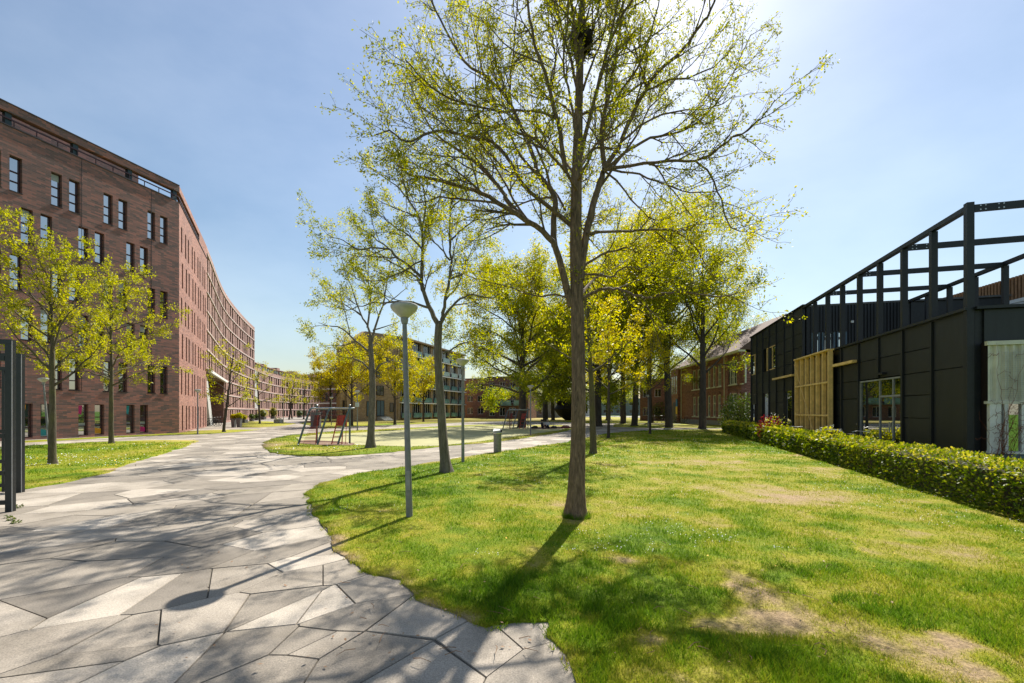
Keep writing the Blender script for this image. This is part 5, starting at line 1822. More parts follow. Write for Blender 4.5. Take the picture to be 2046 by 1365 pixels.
# two fresh lime-coloured young trees on the left lawn
def place(T, name, px, py, label, bark, leafm, V, tn, group=None, limb=None):
    e = T.build(name, Vector((0, 0, 0)), label, bark, leafm, V, tn, group, limb)
    e.location = gp(px, py)
    return e
cfgL = [(.30, 1.0, .8, .16, .06, .18), (.18, .38, .85, .2, .08, .1)]
T = broad(51, 8.5, 2.9, 2.0, .115, 17, cfgL, spread=.75)
V, tn = T.leaves(72, .08, .055, .1, 1.0)
place(T, 'young_tree', 104, 928, 'young lime green tree nearest the dark steel gate', 'bark_moss', 'leaf_lime', V, tn, limb='bark_moss').scale = (.86, .86, .86)
print('left tree', len(V))
T = broad(57, 10.6, 3.3, 3.5, .13, 18, [(.5, 1.5, .8, .16, .04, .25), (.28, .55, .85, .2, .06, .15)], spread=.35)
V, tn = T.leaves(58, .11, .10, .05, .95)
place(T, 'young_tree', 222, 887, 'young lime green tree close to the brick wall', 'bark_moss', 'leaf_lime', V, tn, limb='bark_moss').scale = (.85, .85, .85)
print('left tree 2', len(V))

# golden small trees in front of the tan block
def gold(seed, H, rad):
    T = broad(seed, H, H * .28, rad, .13 * H / 8, 16, [(.75, 1.7, .8, .15, .05, .35), (.42, .7, .85, .2, .06, .25)], spread=.5)
    V, tn = T.leaves(80, .19, .2, .1, 1.0)
    print('gold', len(V))
    return T, V, tn
T, V, tn = gold(61, 10.5, 3.9)
g1 = place(T, 'golden_tree', 789, 849, 'golden yellow tree in front of the tan apartment door', 'bark_dark', 'leaf_gold', V, tn)
def dup(src, px, py, label, scale=1.0, rz=0.0, group=None, world=None):
    c = copy_tree(src)
    c.location = world if world is not None else gp(px, py)
    c.rotation_euler = (0, 0, rz); c.scale = (scale, scale, scale)
    c['label'] = label
    if group: c['group'] = group
    return c
dup(g1, 703, 851, 'golden yellow tree left of the tan apartment steps', .95, 1.7)
dup(g1, 846, 843, 'golden tree in front of the glass balconies', .95, 3.1)
dup(g1, 660, 843, 'yellow green tree before the brown banded building', 1.05, 4.0)
# thin young trees by the curved wing
T = broad(63, 7.4, 1.9, 2.2, .11, 12, [(.7, 1.2, .8, .16, .04, .3), (.4, .55, .85, .2, .05, .2)], lean=(.10, 0), spread=.3)
V, tn = T.leaves(40, .14, .12, .2, 1.0)
t1 = place(T, 'thin_tree', 447, 863.5, 'thin leaning young tree by the slanting entrance fin', 'bark_dark', 'leaf_lime', V, tn)
dup(t1, 519, 847, 'thin young tree on the small grass patch by the curved wing', 1.15, 2.5)
dup(t1, 578, 838.5, 'thin young tree farther along the curved wing', 1.35, .9)
dup(t1, 583, 836.5, 'thin young tree close behind another by the curved wing', 1.5, 4.2)
dup(t1, 607, 837.5, 'thin young tree at the far end of the curved wing', 1.4, 5.4)

# big trees of the grove
cfgB = [(1.5, 3.6, .7, .14, .03, .7), (.85, 1.5, .8, .18, .04, .45)]
def big(seed, H, clear, rad, r0, nl, per, size, lean=(0, 0), spread=.7, t0=0.0, t1=1.0):
    T = broad(seed, H, clear, rad, r0, nl, cfgB, lean, spread)
    top = H
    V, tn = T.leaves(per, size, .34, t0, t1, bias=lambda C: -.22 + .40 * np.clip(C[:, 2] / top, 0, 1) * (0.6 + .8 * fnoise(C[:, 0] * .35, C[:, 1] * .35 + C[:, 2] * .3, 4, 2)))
    return T, V, tn
T, V, tn = big(71, 15.8, 3.4, 8.3, .46, 26, 135, .185, spread=.36)
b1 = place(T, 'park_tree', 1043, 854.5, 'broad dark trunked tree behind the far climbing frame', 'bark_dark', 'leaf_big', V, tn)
print('big tree', len(V))
T, V, tn = big(73, 22.5, 5.5, 5.6, .42, 24, 112, .185, lean=(-.03, 0), spread=.9)
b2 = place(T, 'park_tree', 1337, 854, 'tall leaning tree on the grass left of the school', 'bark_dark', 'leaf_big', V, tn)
T, V, tn = big(79, 20.0, 5.0, 5.6, .36, 16, 100, .18, spread=.9)
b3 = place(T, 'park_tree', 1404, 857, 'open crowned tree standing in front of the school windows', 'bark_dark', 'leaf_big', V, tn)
print('grove', len(V))
dup(b2, 1268, 851, 'tall tree with stout trunk left of the thin sapling', .95, 2.2)
dup(b2, 1245, 846.5, 'tall tree with thick straight trunk behind the path fork', 1.0, 4.4)
dup(b1, 1195, 852, 'large tree hidden partly behind the front elm trunk', 1.05, 2.6)
dup(b1, 1090, 842, 'forked tree directly behind the seated people', 1.05, 4.1)
dup(b2, 1105, 840, 'dark slender trunked tree beside the black sculpture', .9, .7)
dup(b3, 1437, 846.5, 'slender tree close to the school front', .92, 3.4)
dup(b2, 1300, 845, 'tree behind the bicycles by the low brick wing', .9, 5.5)
dup(b1, 1150, 840, 'broad tree in the middle distance behind the front elm', 1.1, 1.2)
dup(b2, 1215, 839.5, 'tree in the middle distance beyond the path fork', 1.15, 3.0)

# saplings near the path
cfgS = [(.5, 1.1, .8, .16, .05, .25), (.3, .5, .85, .2, .05, .16)]
T = broad(83, 8.6, 3.0, 1.9, .13, 13, cfgS, lean=(-.035, 0), spread=.7)
V, tn = T.leaves(40, .11, .10, .2, 1.0)
s1 = place(T, 'sapling', 1186, 907, 'greenish leaning sapling just behind the front elm', 'bark_moss', 'leaf_lime', V, tn)
T = broad(85, 9.0, 2.6, 2.4, .085, 13, cfgS, spread=.6)
V, tn = T.leaves(36, .14, .12, .3, 1.0)
s2 = place(T, 'sapling', 1216, 876, 'thin dark stemmed sapling beside the path bend', 'bark_dark', 'leaf_gold', V, tn)
dup(s2, 1299, 868, 'thin dark stemmed sapling alone on the lawn', .95, 2.0)
T = broad(87, 4.2, 1.2, 1.5, .05, 10, [(.4, .8, .8, .16, .04, .2), (.25, .35, .85, .2, .05, .12)], spread=.4)
V, tn = T.leaves(36, .11, .08, .0, .8)
dup(place(T, 'sapling', 973, 838, 'small pale sapling in front of the brown house', 'bark_dark', 'leaf_lime', V, tn), 1467, 851, 'small leafy tree low before the wide school window', .9, 1.0)

# far trees closing the view
T, V, tn = big(91, 14.0, 2.8, 5.0, .3, 14, 34, .34, spread=.6, t1=.8)
f1 = place(T, 'distant_tree', 1180, 833, 'distant tree between trunks beyond the lawn', 'bark_dark', 'leaf_big', V, tn, group='distant trees beyond the lawn')
rng = random.Random(9)
for k, (px, Y) in enumerate([(1040, 150), (1075, 170), (1110, 160), (1145, 185), (1212, 175), (1240, 150), (1265, 190), (1290, 130), (1320, 150), (1345, 110), (975, 150), (655, 190), (620, 205), (640, 170), (1380, 120)]):
    dup(f1, 0, 0, 'distant tree between trunks beyond the lawn', rng.uniform(.8, 1.15), rng.uniform(0, 6), 'distant trees beyond the lawn', world=Vector(((px - CX) / FPX * Y, Y, 0)))
# ================================================================== street furniture and small things
def lamp_meshes():
    mb = MB(); mb.tube([(0, 0, -.05), (0, 0, .5), (0, 0, 3.15)], [.055, .052, .036], 14)
    pole = mb.mesh('pole', M['lamp_grey'], True)
    mb = MB(); mb.lathe([(.045, 3.10), (.052, 3.12), (.062, 3.17), (.058, 3.20)], n=20)
    collar = mb.mesh('collar', M['lamp_cap'], True)
    mb = MB(); mb.lathe([(.055, 3.20), (.075, 3.21), (.135, 3.262), (.185, 3.312), (.210, 3.35), (.217, 3.378), (.214, 3.388)], n=32)
    shade = mb.mesh('shade', M['lamp_shade'], True)
    mb = MB(); mb.lathe([(.2145, 3.3885), (.209, 3.401), (.165, 3.418), (.09, 3.428), (.02, 3.431)], n=32)
    cap = mb.mesh('cap', M['lamp_cap'], True)
    mb = MB(); mb.box(-.03, .03, -.062, -.045, .45, .75)
    hatch = mb.mesh('hatch', M['lamp_cap'])
    return [('pole', pole), ('collar', collar), ('shade', shade), ('cap', cap), ('hatch', hatch)]
LM = lamp_meshes()
def lamp(px, py, label, tilt=(0, 0), rz=0.0, s=1.0):
    rz = 0.15 * rz
    e = empty('street_lamp', gp(px, py))
    tag(e, label, 'street lamp', 'street lamps in the park')
    e.rotation_euler = (tilt[0], tilt[1], rz)
    e.scale = (s, s, s)
    for n, m in LM: inst(n, m, e, (0, 0, 0))
    return e
lamp(818, 1034, 'tall grey lamp with conical shade, nearest on the front lawn', (0, R(-1.4)), .3)
lamp(925, 925, 'grey lamp right behind the forked elm by the bin', (0, R(-.2)), 1.0)
lamp(395, 868, 'grey lamp before the red end wall of the brick building', (0, 0), 2.0, .97)
lamp(98, 888, 'leaning grey lamp behind the tree nearest the gate', (0, R(-4.6)), .8)
l5 = lamp(714, 861, 'grey lamp carrying a small square sign by the play court', (0, 0), .2, 1.02)
mb = MB(); mb.box(-.16, .16, -.10, -.06, 2.05, 2.42)
mb.build('sign_plate', M['pale_wall'], l5, loc=(0, 0, 0))
lamp(1060, 869.5, 'grey lamp in front of the seated people', (0, 0), .5, 1.04)
lamp(566, 847, 'small grey lamp on the grass by the curved wing', (0, 0), .5)
lamp(662, 850, 'grey lamp beyond the near climbing frame', (0, 0), 1.5)
lamp(1295, 854.5, 'grey lamp in the grove beside the thin sapling', (0, 0), .4, 1.0)
lamp(1415, 843, 'far grey lamp by the school pavement', (0, 0), .4, 1.0)

# litter bin
e = empty('litter_bin', gp(994, 904))
tag(e, 'round grey litter bin with slanted steel lid beside the path', 'litter bin')
mb = MB(); mb.lathe([(.155, -.03), (.16, .02), (.165, .60), (.168, .78)], n=24); mb.build('body', M['bin_body'], e, loc=(0, 0, 0), smooth=True)
mb = MB(); mb.lathe([(.185, .775), (.19, .79), (.19, .83), (.175, .845)], n=24); mb.build('rim', M['galv'], e, loc=(0, 0, 0), smooth=True)
mb = MB(); mb.lathe([(.15, .84), (.15, .88), (.1, .885)], n=20); mb.build('opening', M['rubber'], e, loc=(0, 0, 0))
mb = MB(); mb.add([(-.18, -.15, .86), (.12, -.17, .88), (.16, .15, .93), (-.16, .16, .95), (-.18, -.15, .885), (.12, -.17, .905), (.16, .15, .955), (-.16, .16, .975)],
                  [(0, 3, 2, 1), (4, 5, 6, 7), (0, 1, 5, 4), (1, 2, 6, 5), (2, 3, 7, 6), (3, 0, 4, 7)]); mb.build('lid', M['galv'], e, loc=(0, 0, 0))
mb = MB(); mb.box(.10, .19, -.06, .06, .845, .95); mb.build('ashtray', M['rubber'], e, loc=(0, 0, 0))

# climbing frames
def play_frame(loc, rz, label, s=1.0, back=True):
    e = empty('climbing_frame', loc, rz)
    tag(e, label, 'climbing frame', 'climbing frames on the play court')
    e.scale = (s, s, s)
    TOP = 1.86
    def tb(name, pts, r, m): mb = MB(); mb.tube(pts, r, 8); return mb.build(name, M[m], e, loc=(0, 0, 0), smooth=True)
    # three raking posts that bend over into the top bar, two uprights
    for x in (-1.2, -.25, .75):
        tb('raking_post', [(x, -.45, -.05), (x + .42, -.12, TOP - .22), (x + .47, -.05, TOP - .05), (x + .55, .06, TOP), (x + .62, .25, TOP)], .05, 'play_steel')
    for x, y in ((1.2, .1), (-.62, .55)):
        tb('post', [(x, y, -.05), (x, y, TOP + .14)], .05, 'play_steel')
        mb = MB(); mb.lathe([(.055, TOP + .14), (.06, TOP + .17), (.03, TOP + .20)], (x, y, 0), 10); mb.build('post_cap', M['galv'], e, loc=(0, 0, 0))
    tb('top_bar', [(-.65, .06, TOP), (1.2, .06, TOP)], .04, 'galv')
    tb('top_bar', [(-.62, .55, TOP - .06), (1.2, .12, TOP - .06)], .03, 'play_steel')
    for z in (.18, .36, .85, 1.2, 1.5, 1.66):
        f = z / TOP
        tb('rung', [(-1.2 + .42 * f, -.45 + .33 * f, z), (.75 + .42 * f, -.45 + .33 * f, z)], .013, 'play_maroon')
    # left ladder net with maroon panel
    mb = MB(); mb.add([(-.62, -.05, .95), (-.30, -.05, .95), (-.26, .0, 1.5), (-.52, .0, 1.5), (-.62, -.02, .95), (-.30, -.02, .95), (-.26, .03, 1.5), (-.52, .03, 1.5)],
                      [(0, 1, 2, 3), (4, 7, 6, 5), (0, 4, 5, 1), (1, 5, 6, 2), (2, 6, 7, 3), (3, 7, 4, 0)])
    mb.build('net_panel', M['play_maroon'], e, loc=(0, 0, 0))
    for k in range(9):
        z = .1 + k * .1
        tb('rung', [(-1.05 + z * .42, -.30, z), (-.40 + z * .05, -.20, z)], .011, 'play_red')
    tb('ladder_rail', [(-.42, -.2, 0), (-.34, -.06, 1.5)], .018, 'play_red')
    # red ladder and red panel on the other side
    mb = MB(); mb.add([(.56, .0, .95), (1.08, .0, .95), (1.06, .05, 1.5), (.70, .05, 1.5), (.56, .03, .95), (1.08, .03, .95), (1.06, .08, 1.5), (.74, .08, 1.5)],
                      [(0, 1, 2, 3), (4, 7, 6, 5), (0, 4, 5, 1), (1, 5, 6, 2), (2, 6, 7, 3), (3, 7, 4, 0)])
    mb.build('panel', M['play_red'], e, loc=(0, 0, 0))
    tb('ladder_rail', [(.40, -.28, 0), (.66, .0, 1.5)], .028, 'play_red'); tb('ladder_rail', [(.92, -.28, 0), (.90, .0, 1.5)], .028, 'play_red'); tb('ladder_rail', [(1.0, .05, 0), (1.06, .05, 1.5)], .016, 'play_red')
    for z in (.1, .4, .72, 1.0):
        tb('rung', [(.40 + z * .17, -.28 + z * .19, z), (.92, -.28 + z * .19, z)], .016, 'play_red')
    return e
p = gp(650, 888)
play_frame(p, R(4), 'grey and red climbing frame on the near edge of the play court', 1.0)
play_frame(gp(1030, 857), R(-6), 'dark climbing frame with red ladders under the broad tree', 1.0)

# utility cabinet behind the frame
e = empty('utility_cabinet', gp(631, 856))
tag(e, 'grey utility cabinet standing behind the near climbing frame', 'cabinet')
mb = MB(); mb.box(-.42, .42, -.25, .25, 0, 1.55); mb.build('body', M['planter'], e, loc=(0, 0, 0))
mb = MB(); mb.box(-.45, .45, -.28, .28, 1.552, 1.62); mb.build('lid', M['grey_wall'], e, loc=(0, 0, 0))
mb = MB(); mb.box(-.38, -.01, -.262, -.252, .1, 1.45); mb.build('door', M['planter'], e, loc=(0, 0, 0))
mb = MB(); mb.box(.01, .38, -.262, -.252, .1, 1.45); mb.build('door', M['planter'], e, loc=(0, 0, 0))

# planters
def shrub_quads(seed, c, r, n, size, zs=1.0, core=.55):
    R_ = np.random.RandomState(seed)
    d = R_.normal(0, 1, (n, 3)); d /= np.linalg.norm(d, axis=1, keepdims=True)
    rad = (core + (1 - core) * R_.rand(n, 1) ** .6) * (0.78 + .5 * fnoise(d[:, :1] * 2 + 5, d[:, 1:2] * 2 + d[:, 2:] * 2, seed, 2))
    C = np.array(c) + d * rad * r * np.array([1, 1, zs])
    ax = d + R_.normal(0, .7, (n, 3)); ax /= np.linalg.norm(ax, axis=1, keepdims=True)
    sd = np.cross(ax, R_.normal(0, 1, (n, 3))); sd /= np.linalg.norm(sd, axis=1, keepdims=True)
    ln = size * R_.uniform(.6, 1.3, (n, 1))
    V = np.stack([C, C + ax * ln * .5 + sd * ln * .3, C + ax * ln, C + ax * ln * .5 - sd * ln * .3], 1)
    return V, np.clip(R_.normal(.5, .25, n), 0, 1)
def planter(px, py, w, h, r, label, leafm, seed, taper=.75, zs=.9):
    e = empty('planter', gp(px, py))
    tag(e, label, 'planter', 'planters along the brick building')
    mb = MB(); a, b = w / 2 * taper, w / 2
    mb.add([(-a, -a, 0), (a, -a, 0), (a, a, 0), (-a, a, 0), (-b, -b, h), (b, -b, h), (b, b, h), (-b, b, h)], [(0, 3, 2, 1), (4, 5, 6, 7), (0, 1, 5, 4), (1, 2, 6, 5), (2, 3, 7, 6), (3, 0, 4, 7)])
    mb.build('pot', M['planter'], e, loc=(0, 0, 0))
    mb = MB(); mb.lathe([(b * .5, h - .02), (r * .62, h + r * zs * .35), (r * .7, h + r * zs * .9), (r * .3, h + r * zs * 1.5)], n=10); mb.build('stems', M['leaf_shrub'], e, loc=(0, 0, 0))
    V, tn = shrub_quads(seed, (0, 0, h + r * zs * .8), r, 1500, .085, zs)
    link(bpy.data.objects.new('shrub', quads_mesh('shrub', V, M[leafm], tn)), e)
    return e
planter(467, 854, .40, .95, .27, 'tall dark planter with rust tinted bush by the building entrance', 'leaf_gold', 1)
planter(478, 854, .44, 1.0, .33, 'tall dark planter with round green bush by the building entrance', 'leaf_lime', 2)
planter(487, 845, .8, .5, .45, 'wide low planter with yellow bush behind the tall pair', 'leaf_gold', 3, .95)
planter(503, 841.5, .6, .45, .5, 'dark planter with round green bush along the curved wing', 'leaf_shrub', 4, .9)
planter(513, 839.8, .6, .4, .5, 'small planter with dark bush along the curved wing', 'leaf_shrub', 5, .9)
planter(525, 838.4, 1.0, .6, 1.0, 'planter with spreading leafy bush along the curved wing', 'leaf_lime', 6, .9)
planter(546, 836.8, .9, .6, .95, 'planter with tall yellow bush beside the curved wing door', 'leaf_gold', 7, .9, 1.3)
planter(599, 834.5, 1.0, .5, 1.0, 'planter with dark bush at the end of the curved wing', 'leaf_shrub', 8, .9)
e = empty('bench_planter', gp(556, 845.5))
tag(e, 'low wide concrete planter box on the small lawn edge', 'planter')
mb = MB(); mb.box(-.45, .45, -.4, .4, 0, .55); mb.build('box', M['concrete'], e, loc=(0, 0, 0))
V, tn = shrub_quads(12, (0, 0, .62), .45, 500, .07, .4)
link(bpy.data.objects.new('plants', quads_mesh('plants', V, M['leaf_gold'], tn)), e)

# bicycles
def bicycle(loc, rz, label, col='rubber', group='parked bicycles'):
    e = empty('bicycle', loc, rz)
    tag(e, label, 'bicycle', group)
    for x in (-.52, .52):
        mb = MB(); mb.tube([(x + .33 * math.cos(a), 0, .345 + .33 * math.sin(a)) for a in [i * math.pi / 10 for i in range(21)]], .017, 5, False)
        for k in range(6):
            a = k * math.pi / 6
            mb.tube([(x - .32 * math.cos(a), 0, .345 - .32 * math.sin(a)), (x + .32 * math.cos(a), 0, .345 + .32 * math.sin(a))], .003, 3, False)
        mb.build('wheel', M['rubber'], e, loc=(0, 0, 0))
    mb = MB()
    for a, b in (((-.52, 0, .345), (-.08, 0, .30)), ((-.52, 0, .345), (-.20, 0, .78)), ((-.08, 0, .30), (-.22, 0, .86)), ((-.08, 0, .30), (.36, 0, .72)), ((-.18, 0, .74), (.34, 0, .80)), ((.52, 0, .345), (.32, 0, .98))):
        mb.tube([a, b], .016, 6)
    mb.build('frame', M[col], e, loc=(0, 0, 0))
    mb = MB(); mb.tube([(.18, -.27, 1.02), (.30, -.2, 1.06), (.33, 0, 1.04), (.30, .2, 1.06), (.18, .27, 1.02)], .012, 6); mb.build('handlebar', M['galv'], e, loc=(0, 0, 0))
    mb = MB(); mb.prism([(-.36, -.08), (-.2, -.06), (-.06, -.02), (-.06, .02), (-.2, .06), (-.36, .08)], .88, .94); mb.build('saddle', M['rubber'], e, loc=(0, 0, 0))
    mb = MB(); mb.tube([(-.08, -.1, .14), (-.08, -.02, .30), (-.08, .1, .46)], .012, 5); mb.build('crank', M['galv'], e, loc=(0, 0, 0))
    return e
bk = bicycle(gp(1042, 855), R(12), 'dark bicycle leaning by the broad tree trunk')
def bike(loc, rz, label, group='parked bicycles'):
    c = copy_tree(bk); c.location = loc; c.rotation_euler = (0, 0, rz); c['label'] = label; c['group'] = group
    return c
rng = random.Random(14)
for k in range(3): bike(pos(pE, thE, 1.0 + k * .8, -.3 - .2 * k), R(60 + 8 * k), ('nearest', 'middle', 'farthest')[k] + ' of three bicycles on the near side of the slanting entrance fin', 'bicycles before the entrance fin')
for k in range(9): bike(pos(pE, thE, 8.6 + k * .75, 1.4 + .2 * (k % 2)), R(40 + rng.uniform(-25, 25)), 'bicycle parked in the row beneath the entrance soffit', 'bicycles under the entrance soffit')
for k, (x, y) in enumerate([(1303, 846), (1318, 845.5), (1330, 846), (1347, 845.5), (1356, 846)]):
    bike(gp(x, y), R(rng.uniform(-40, 40)), ('first', 'second', 'third', 'fourth', 'fifth')[k] + ' bicycle from the left in the row before the school', 'bicycles by the school')
bike(gp(1370, 846.5), R(30), 'bicycle standing under the blue and yellow banner')
for t, d, l in ((3.4, -.9, 'bicycle behind the hedge before the glass door'), (4.7, -1.1, 'bicycle behind the hedge beside the white flowering shrub'), (7.6, -1.3, 'bicycle behind the hedge before the timber lattice')):
    bike(pos(K0, thK, kt(t), d, 0), thK + R(rng.uniform(-15, 15)), l)

# blue and yellow banner on the school
e = empty('banner', pos(S0, thS, 2.95, -.62, 1.3))
tag(e, 'upright blue over yellow banner beside the school door', 'banner')
e.rotation_euler = (0, 0, thS)
mb = MB(); mb.box(0, .75, -.03, .0, 1.15, 2.3); mb.build('upper_half', M['blue'], e, loc=(0, 0, 0))
mb = MB(); mb.box(0, .75, -.03, .0, 0, 1.148); mb.build('lower_half', M['yellow'], e, loc=(0, 0, 0))
mb = MB(); mb.tube([(-.04, .03, -1.3), (-.04, .03, 2.4)], .03, 6); mb.build('pole', M['galv'], e, loc=(0, 0, 0))

# black sculpture among the trees
bm = bmesh.new()
bmesh.ops.create_icosphere(bm, subdivisions=2, radius=1.0)
rng = random.Random(2)
for v in bm.verts:
    n = v.co.normalized()
    k = 1 + .22 * (float(fnoise(n.x * 1.7 + 3, n.y * 1.7 + n.z * 1.4, 6, 3)) - .5) * 2
    z = n.z
    w = 1.0 - .45 * max(0, -z)
    v.co = Vector((n.x * 3.4 * k * w, n.y * 2.2 * k * w, n.z * 2.4 * k + 2.1))
    if v.co.z < 0: v.co.z = -.05
bmesh.ops.dissolve_limit(bm, angle_limit=R(16), verts=bm.verts, edges=bm.edges)
me = bpy.data.meshes.new('sculpture'); bm.to_mesh(me); bm.free(); me.materials.append(M['rock'])
e = empty('stone_sculpture', gp(1142, 839.5))
tag(e, 'large rough black sculpture on the lawn behind the front elm', 'sculpture')
inst('boulder', me, e, (0, 0, 0))
mb = MB(); mb.box(-3.0, .6, -1.2, 1.0, 3.2, 5.0); mb.build('block', M['rock'], e, loc=(0, 0, 0))

# low boulders / stumps in the soil patch
def boulder(px, py, r, label, seed, m='soil'):
    bm = bmesh.new(); bmesh.ops.create_icosphere(bm, subdivisions=2, radius=1.0)
    for v in bm.verts:
        n = v.co.normalized(); k = 1 + .5 * (float(vnoise(n.x * 2 + seed, n.y * 2 + n.z, seed)) - .5)
        v.co = Vector((n.x * r * 1.5 * k, n.y * r * k, max(-.05, n.z * r * .75 * k + r * .3)))
    me = bpy.data.meshes.new('boulder'); bm.to_mesh(me); bm.free(); me.materials.append(M[m])
    for p in me.polygons: p.use_smooth = True
    o = inst('boulder', me, None, gp(px, py)); tag(o, label, 'boulder')
boulder(1068, 856, .24, 'low dark boulder left of the seated people', 3, 'rock')
boulder(1106, 855.8, .24, 'low dark boulder right of the seated people', 5, 'rock')
boulder(1130, 856.3, .32, 'reddish earth mound left of the front elm trunk', 7, 'play_maroon')

# two people sitting on the ground
M['skin'] = plain('skin', (0.42, 0.25, 0.18), .6, var=.08)
M['shirt_white'] = plain('white shirt', (0.6, 0.6, 0.58), .8, var=.08)
M['cloth_black'] = plain('black clothing', (0.012, 0.012, 0.014), .85)
M['hair_dark'] = plain('dark hair', (0.02, 0.014, 0.01), .6)
M['hair_pale'] = plain('pale hair', (0.45, 0.36, 0.2), .6)
def seated(loc, rz, label, top, leg, hairm):
    e = empty('person', loc, rz)
    tag(e, label, 'person')
    P = [(0, 0, .13), (0, .02, .35), (0, .04, .52), (0, .03, .62), (0, .0, .72), (0, -.01, .82),       # pelvis .. head
         (-.17, .03, .55), (-.24, -.08, .33), (-.16, -.28, .30), (-.12, -.34, .31), (.17, .03, .55), (.24, -.08, .33), (.16, -.28, .30), (.12, -.34, .31),
         (-.12, -.02, .12), (-.16, -.36, .38), (-.13, -.62, .08), (-.13, -.74, .05), (.12, -.02, .12), (.18, -.34, .36), (.15, -.60, .08), (.15, -.72, .05)]
    E = [(0, 1), (1, 2), (2, 3), (3, 4), (4, 5), (2, 6), (6, 7), (7, 8), (8, 9), (2, 10), (10, 11), (11, 12), (12, 13), (0, 14), (14, 15), (15, 16), (16, 17), (0, 18), (18, 19), (19, 20), (20, 21)]
    RR = [.15, .14, .15, .055, .10, .085, .07, .05, .038, .035, .07, .05, .038, .035, .10, .075, .05, .04, .10, .075, .05, .04]
    me = bpy.data.meshes.new('body'); me.from_pydata(P, E, [])
    o = bpy.data.objects.new('body', me); COL.objects.link(o)
    md = o.modifiers.new('s', 'SKIN')
    for i, r in enumerate(RR): me.skin_vertices[0].data[i].radius = (r, r * .85)
    me.skin_vertices[0].data[0].use_root = True
    md2 = o.modifiers.new('d', 'SUBSURF'); md2.levels = 2
    dg = bpy.context.evaluated_depsgraph_get(); dg.update()
    nm = bpy.data.meshes.new_from_object(o.evaluated_get(dg))
    bpy.data.objects.remove(o)
    for m in ('skin', top, leg): nm.materials.append(M[m])
    nm.materials.clear()
    for m in ('skin', top, leg): nm.materials.append(M[m])
    for p in nm.polygons:
        c = p.center
        p.use_smooth = True
        if c.z > .62 or (c.z < .37 and c.y < -.26 and c.z > .26 and abs(c.x) < .2 and c.y < -.30 and c.z < .345): p.material_index = 0
        elif c.z > .24 and c.y > -.26: p.material_index = 1
        else: p.material_index = 2
    nm.name = 'body'
    link(bpy.data.objects.new('body', nm), e)
    mb = MB(); mb.lathe([(.10, .73), (.115, .80), (.10, .87), (.05, .92), (.01, .93)], (0, .03, 0), 14)
    mb.build('hair', M[hairm], e, loc=(0, 0, 0), smooth=True)
    return e
seated(gp(1083, 856.3), R(70), 'person in black clothes sitting on the ground under the trees', 'cloth_black', 'cloth_black', 'hair_dark')
seated(gp(1094, 856.3), R(-35), 'person in white shirt and dark trousers sitting on the ground', 'shirt_white', 'cloth_black', 'hair_pale')

# ------------------------------------------------------------------ dark steel gate leaves at the left edge
def gate(px, py, top, label, W, rz, side_px, bars=True):
    b = gp(px, py)
    e = empty('steel_gate', b, rz)
    tag(e, label, 'gate', 'dark steel gate leaves')
    H = EYE + (HY - top) / FPX * b.y
    def bx(name, *a, m='steel_dark'): mb = MB(); mb.box(*a); return mb.build(name, M[m], e, loc=(0, 0, 0))
    bx('post', -.045, .045, -.045, .045, -.05, H - .08)
    bx('post_edge', .0455, .052, -.046, -.034, -.05, H - .02, m='lamp_grey')
    bx('top_rail', -W, .045, -.05, .05, H - .078, H)
    bx('rail', -W, -.056, -.04, .04, H - .36, H - .28)
    for z in (.12, .62, 1.25):
        bx('rail', -W, -.056, -.035, .035, z, z + .07)
    bx('second_post', -.32, -.27, -.03, .03, .02, H - .362)
    for k in range(1, 9):
        x = -.33 - k * .11
        if x < -W + .05: break
        bx('bar', x - .012, x + .012, -.012, .012, .19, 1.25)
    return e
gate(21, 1022, 679, 'nearer dark steel gate post with open top panel at the left edge', 1.2, R(12), 0)
gate(41, 984, 707, 'farther dark steel gate post standing behind the nearer one', .75, R(8), 0)

